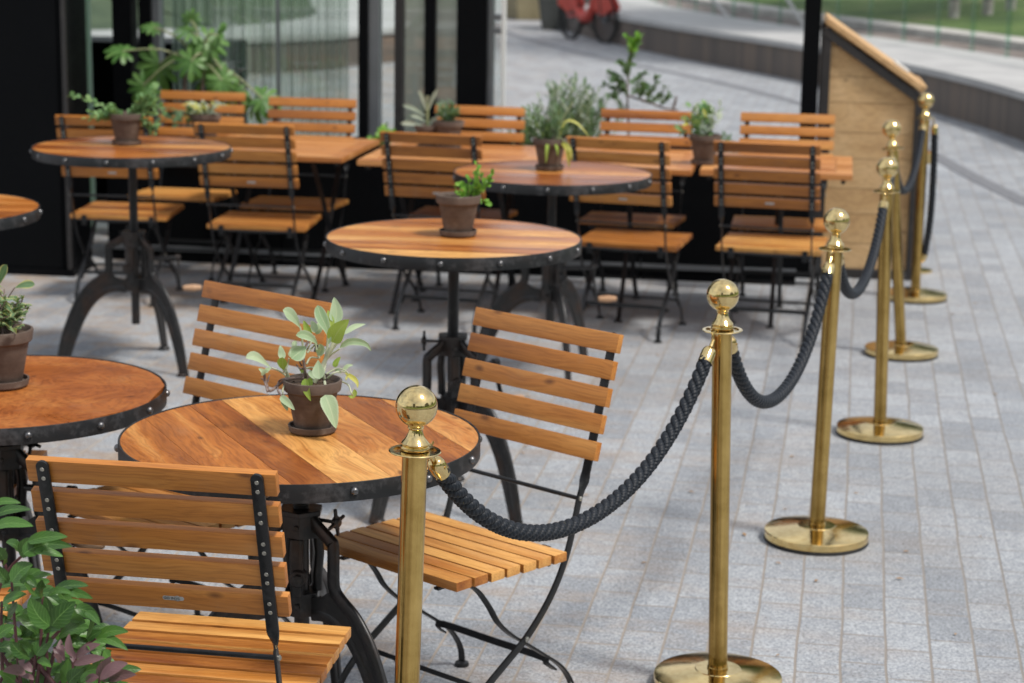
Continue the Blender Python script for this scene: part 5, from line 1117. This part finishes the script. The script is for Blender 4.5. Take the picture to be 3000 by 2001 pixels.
# ================================================================== FAR THINGS ON THE PLAZA
def leafball(mb, c, rad, n, ls, rnd, flat_=1.0):
    for k in range(n):
        d = V((rnd.gauss(0, 1), rnd.gauss(0, 1), rnd.gauss(0, 1) * flat_)).normalized() * rad * rnd.uniform(.55, 1.08); p = V(c) + d
        o = (d.normalized() + V((rnd.uniform(-1, 1), rnd.uniform(-1, 1), rnd.uniform(-1, .6)))).normalized()
        s_ = o.orthogonal().normalized() * ls * .3; mb.add([p, p + o * ls * .5 + s_, p + o * ls, p + o * ls * .5 - s_], [(0, 1, 2, 3)], 0, [(.5, 0), (1, .5), (.5, 1), (0, .5)])
def far_planter(x, y, w_, h, label, mt, bushy=True, rz=0):
    r = empty('street_planter', (x, y, 0), rz, label, 'planter', 'big tapered planters on the far plaza'); m_ = MB(); t = .84
    b = w_ * t / 2; T = w_ / 2
    m_.add([(-b, -b, 0), (b, -b, 0), (b, b, 0), (-b, b, 0), (-T, -T, h), (T, -T, h), (T, T, h), (-T, T, h)], [(0, 1, 5, 4), (1, 2, 6, 5), (2, 3, 7, 6), (3, 0, 4, 7), (4, 5, 6, 7), (3, 2, 1, 0)]); m_.build('shell', mt, r, bevel=.02)
    if bushy:
        m_ = MB(); q = random.Random(int(x * 100)); [leafball(m_, (q.uniform(-T, T) * .6, q.uniform(-T, T) * .6, h + .2), .3 * w_, 140, .09, q) for _ in range(7)]; m_.build('shrub', LF_HEDGE, r, ang=80, fixn=False)
far_planter(.80, 33.3, .95, .52, 'dark green grey planter with bright shrub behind the red bicycle', M_PLANTER)
far_planter(.25, 36.2, .9, .75, 'tan planter further away behind the dark green grey one', flat('tan_fibre', (.22, .19, .11), (.3, .26, .16), 3, .8), True, .3)

# red step through bicycle
B0, B1 = V((.80, 30.75, 0)), V((1.27, 29.85, 0)); rzb = atan2(B1.y - B0.y, B1.x - B0.x); Lb = (B1 - B0).length
r = empty('hire_bicycle', B0, rzb, 'red step through bicycle parked beside the dark boarded wall', 'bicycle'); WR = .33
for wx in (0, Lb):
    m_ = MB(); m_.tube([V((wx + WR * cos(a), 0, WR + .01 + WR * sin(a))) for a in [2 * pi * k / 40 for k in range(40)]], .028, 8, ref=(0, 1, 0), closed=True)
    m_.lathe([(.05, -.03), (.05, .03)], 16, mi=1, c=(wx, 0, WR + .01), M=Matrix.Rotation(pi / 2, 3, 'X'))
    for k in range(16): a_ = 2 * pi * k / 16; m_.tube([V((wx, .02 * (-1) ** k, WR + .01)), V((wx + WR * .95 * cos(a_), 0, WR + .01 + WR * .95 * sin(a_)))], .003, 4, mi=1)
    m_.build('wheel', [M_RUBBER, M_GREYM], r)
    m_ = MB(); m_.bar([V((wx + (WR + .045) * cos(a), 0, WR + .01 + (WR + .045) * sin(a))) for a in [.35 + (pi - .7) * k / 16 for k in range(17)]], .13, .014, ref=(0, 1, 0)); [m_.add([V((wx, sy, WR + .05))] + [V((wx + (WR + .04) * cos(a), sy, WR + .01 + (WR + .04) * sin(a))) for a in [.5 + (pi - 1.0) * k / 10 for k in range(11)]], [tuple(range(12))]) for sy in (-.062, .062)]; m_.build('mudguard', M_RED, r)
m_ = MB()
m_.tube(smooth_path([V((Lb - .17, 0, .95)), V((Lb - .27, 0, .62)), V((Lb - .44, 0, .38)), V((.34, 0, .36)), V((.12, 0, .58))], 6), .082, 12); m_.tube([V((.30, 0, .34)), V((.20, 0, .85))], .028, 10)
m_.tube([V((.0, .05, .34)), V((.30, .03, .36))], .02, 8); m_.tube([V((.0, -.05, .34)), V((.30, -.03, .36))], .02, 8); m_.build('frame', M_RED, r)
m_ = MB(); m_.tube([V((Lb, .06, .34)), V((Lb - .1, .05, .72)), V((Lb - .17, 0, .98)), V((Lb - .19, 0, 1.08))], .018, 8); m_.tube([V((Lb, -.06, .34)), V((Lb - .1, -.05, .72))], .018, 8); m_.tube(smooth_path([V((Lb - .36, .3, 1.10)), V((Lb - .2, .2, 1.12)), V((Lb - .17, 0, 1.08)), V((Lb - .2, -.2, 1.12)), V((Lb - .36, -.3, 1.10))], 4), .014, 8); m_.build('handlebar', M_FRAME, r)
m_ = MB(); m_.lathe([(0, .90), (.10, .89), (.11, .93), (.06, .96), (0, .965)], 20, c=(.18, 0, 0)); m_.build('saddle', M_RUBBER, r)
m_ = MB(); m_.lathe([(.09, -.012), (.09, .012)], 24, c=(.36, .04, .30), M=Matrix.Rotation(pi / 2, 3, 'X')); m_.tube([V((.36, .09, .30)), V((.36 + .1, .09, .17)), ], .012, 8); m_.box((.47, .13, .165), (.09, .07, .02)); m_.box((.24, 0, .42), (.12, .1, .2), ch=.02); m_.tube([V((.34, -.05, .28)), V((.30, -.16, .01))], .01, 6); m_.build('drive_unit', M_FRAME, r)
m_ = MB(); m_.box((-.02, 0, .78), (.34, .16, .03), ch=.008); m_.box((.02, .13, .62), (.20, .03, .16), ch=.01); m_.build('rear_carrier', M_GREYM, r)

# slim leaning handrail and pale bed on the wall top, birches on the lawn
for (x0, x1, Y, lb) in ((2078, 2134, 29.5, 'pale slanting steel strut at the far left of the glass fin fence'), (2300, 2362, 27.0, 'pale slanting steel strut just left of the slim black post')):
    A = at(x1, 56 if x0 < 2200 else 50, Y); B = at(x0, -14, Y + .3); A.z = .42; m_ = MB(); m_.tube([A, B, B + (B - A) * .6], .026, 10); m_.lathe([(.07, 0), (.07, .02), (0, .02)], 14, c=A); tag(m_.build('steel_strut', M_PLATE), lb, 'strut')
m_ = MB(); m_.box((0, 0, .22), (1.1, .5, .42), ch=.03); o = m_.build('pale_bench_block', flat('pale_pink_stone', (.52, .38, .36), (.62, .5, .48), 2)); pc_ = at(2190, 44, 33.5); o.location = (pc_.x, 33.5, .46); o.rotation_euler = (0, 0, -.4); tag(o, 'pale pinkish stone block beyond the fence at the far left', 'block')
def tree(x, y, z, h, rad, seed, label, bark=M_BARK, nleaf=2600, tr=.16, ls=.28):
    r = empty('birch_tree' if bark is M_BARK else 'broadleaf_tree', (x, y, z), 0, label, 'tree', 'pale trunked birches on the lawn' if bark is M_BARK else 'broadleaf trees behind the viewpoint'); q = random.Random(seed)
    m_ = MB(); P = smooth_path([V((0, 0, -.1)), V((q.uniform(-.1, .1), 0, h * .3)), V((q.uniform(-.2, .2), 0, h * .6)), V((0, 0, h * .95))], 5); m_.tube(P, [tr * (1.15 - .9 * i / len(P)) for i in range(len(P))], 12)
    m2 = MB()
    for k in range(14):
        f = q.uniform(.38, .9); p = P[int(f * (len(P) - 1))]; an = q.uniform(0, 6.28); e = p + V((cos(an), sin(an), q.uniform(.2, .9))) * rad * q.uniform(.5, .95); m_.tube(smooth_path([p, p.lerp(e, .5) + V((0, 0, .2)), e], 4), [tr * .35 * (1 - .1 * i) for i in range(9)], 6)
        for c in (e, p.lerp(e, .6)): leafball(m2, c + V((q.uniform(-.4, .4), q.uniform(-.4, .4), q.uniform(-.2, .5))), rad * q.uniform(.28, .45), nleaf // 28, ls, q, .8)
    m_.build('trunk', bark, r); m2.build('crown', LF_TREE, r, ang=80, fixn=False)
for i, (px, lb) in enumerate(((2795, 'pale birch trunk on the lawn, left one of three at the upper right'), (2893, 'pale birch trunk on the lawn, middle one of three at the upper right'), (2958, 'pale birch trunk on the lawn, right one of three at the upper right'))):
    p = at(px, (46, 46, 42)[i], z=.62); tree(p.x, p.y, .58, 8.5, 2.6, 40 + i, lb, tr=.062)
# what the brass mirrors: trees and buildings behind the viewpoint
tl = MB(); q = random.Random(77)
for k in range(60):
    an = q.uniform(-2.55, .45) ; d = q.uniform(34, 48); c = V((d * cos(an), d * sin(an), q.uniform(3, 7))); leafball(tl, c, q.uniform(2.5, 4.2), 190, 1.0, q)
tag(tl.build('treeline', LF_TREE, ang=80, fixn=False), 'mass of trees across the lawn behind the viewpoint, seen in the polished brass', 'trees', kind='stuff')
for (x, y, w_, d, h, rz, lb) in ((-12, -62, 14, 12, 30, .1, 'slim tower block behind the viewpoint, mirrored in the brass balls'), (12, -70, 26, 14, 17, -.1, 'long lower office block behind the viewpoint, mirrored in the brass balls'), (58, -30, 16, 30, 22, .3, 'office block far to the right, mirrored in the brass balls')):
    r = empty('office_block', (x, y, 0), rz, lb, 'building'); MB().box((0, 0, h / 2), (w_, d, h)).build('wall', M_FAR, r); MB().box((0, 0, h + .3), (w_ + .6, d + .6, .6)).build('roof', M_CONC, r)
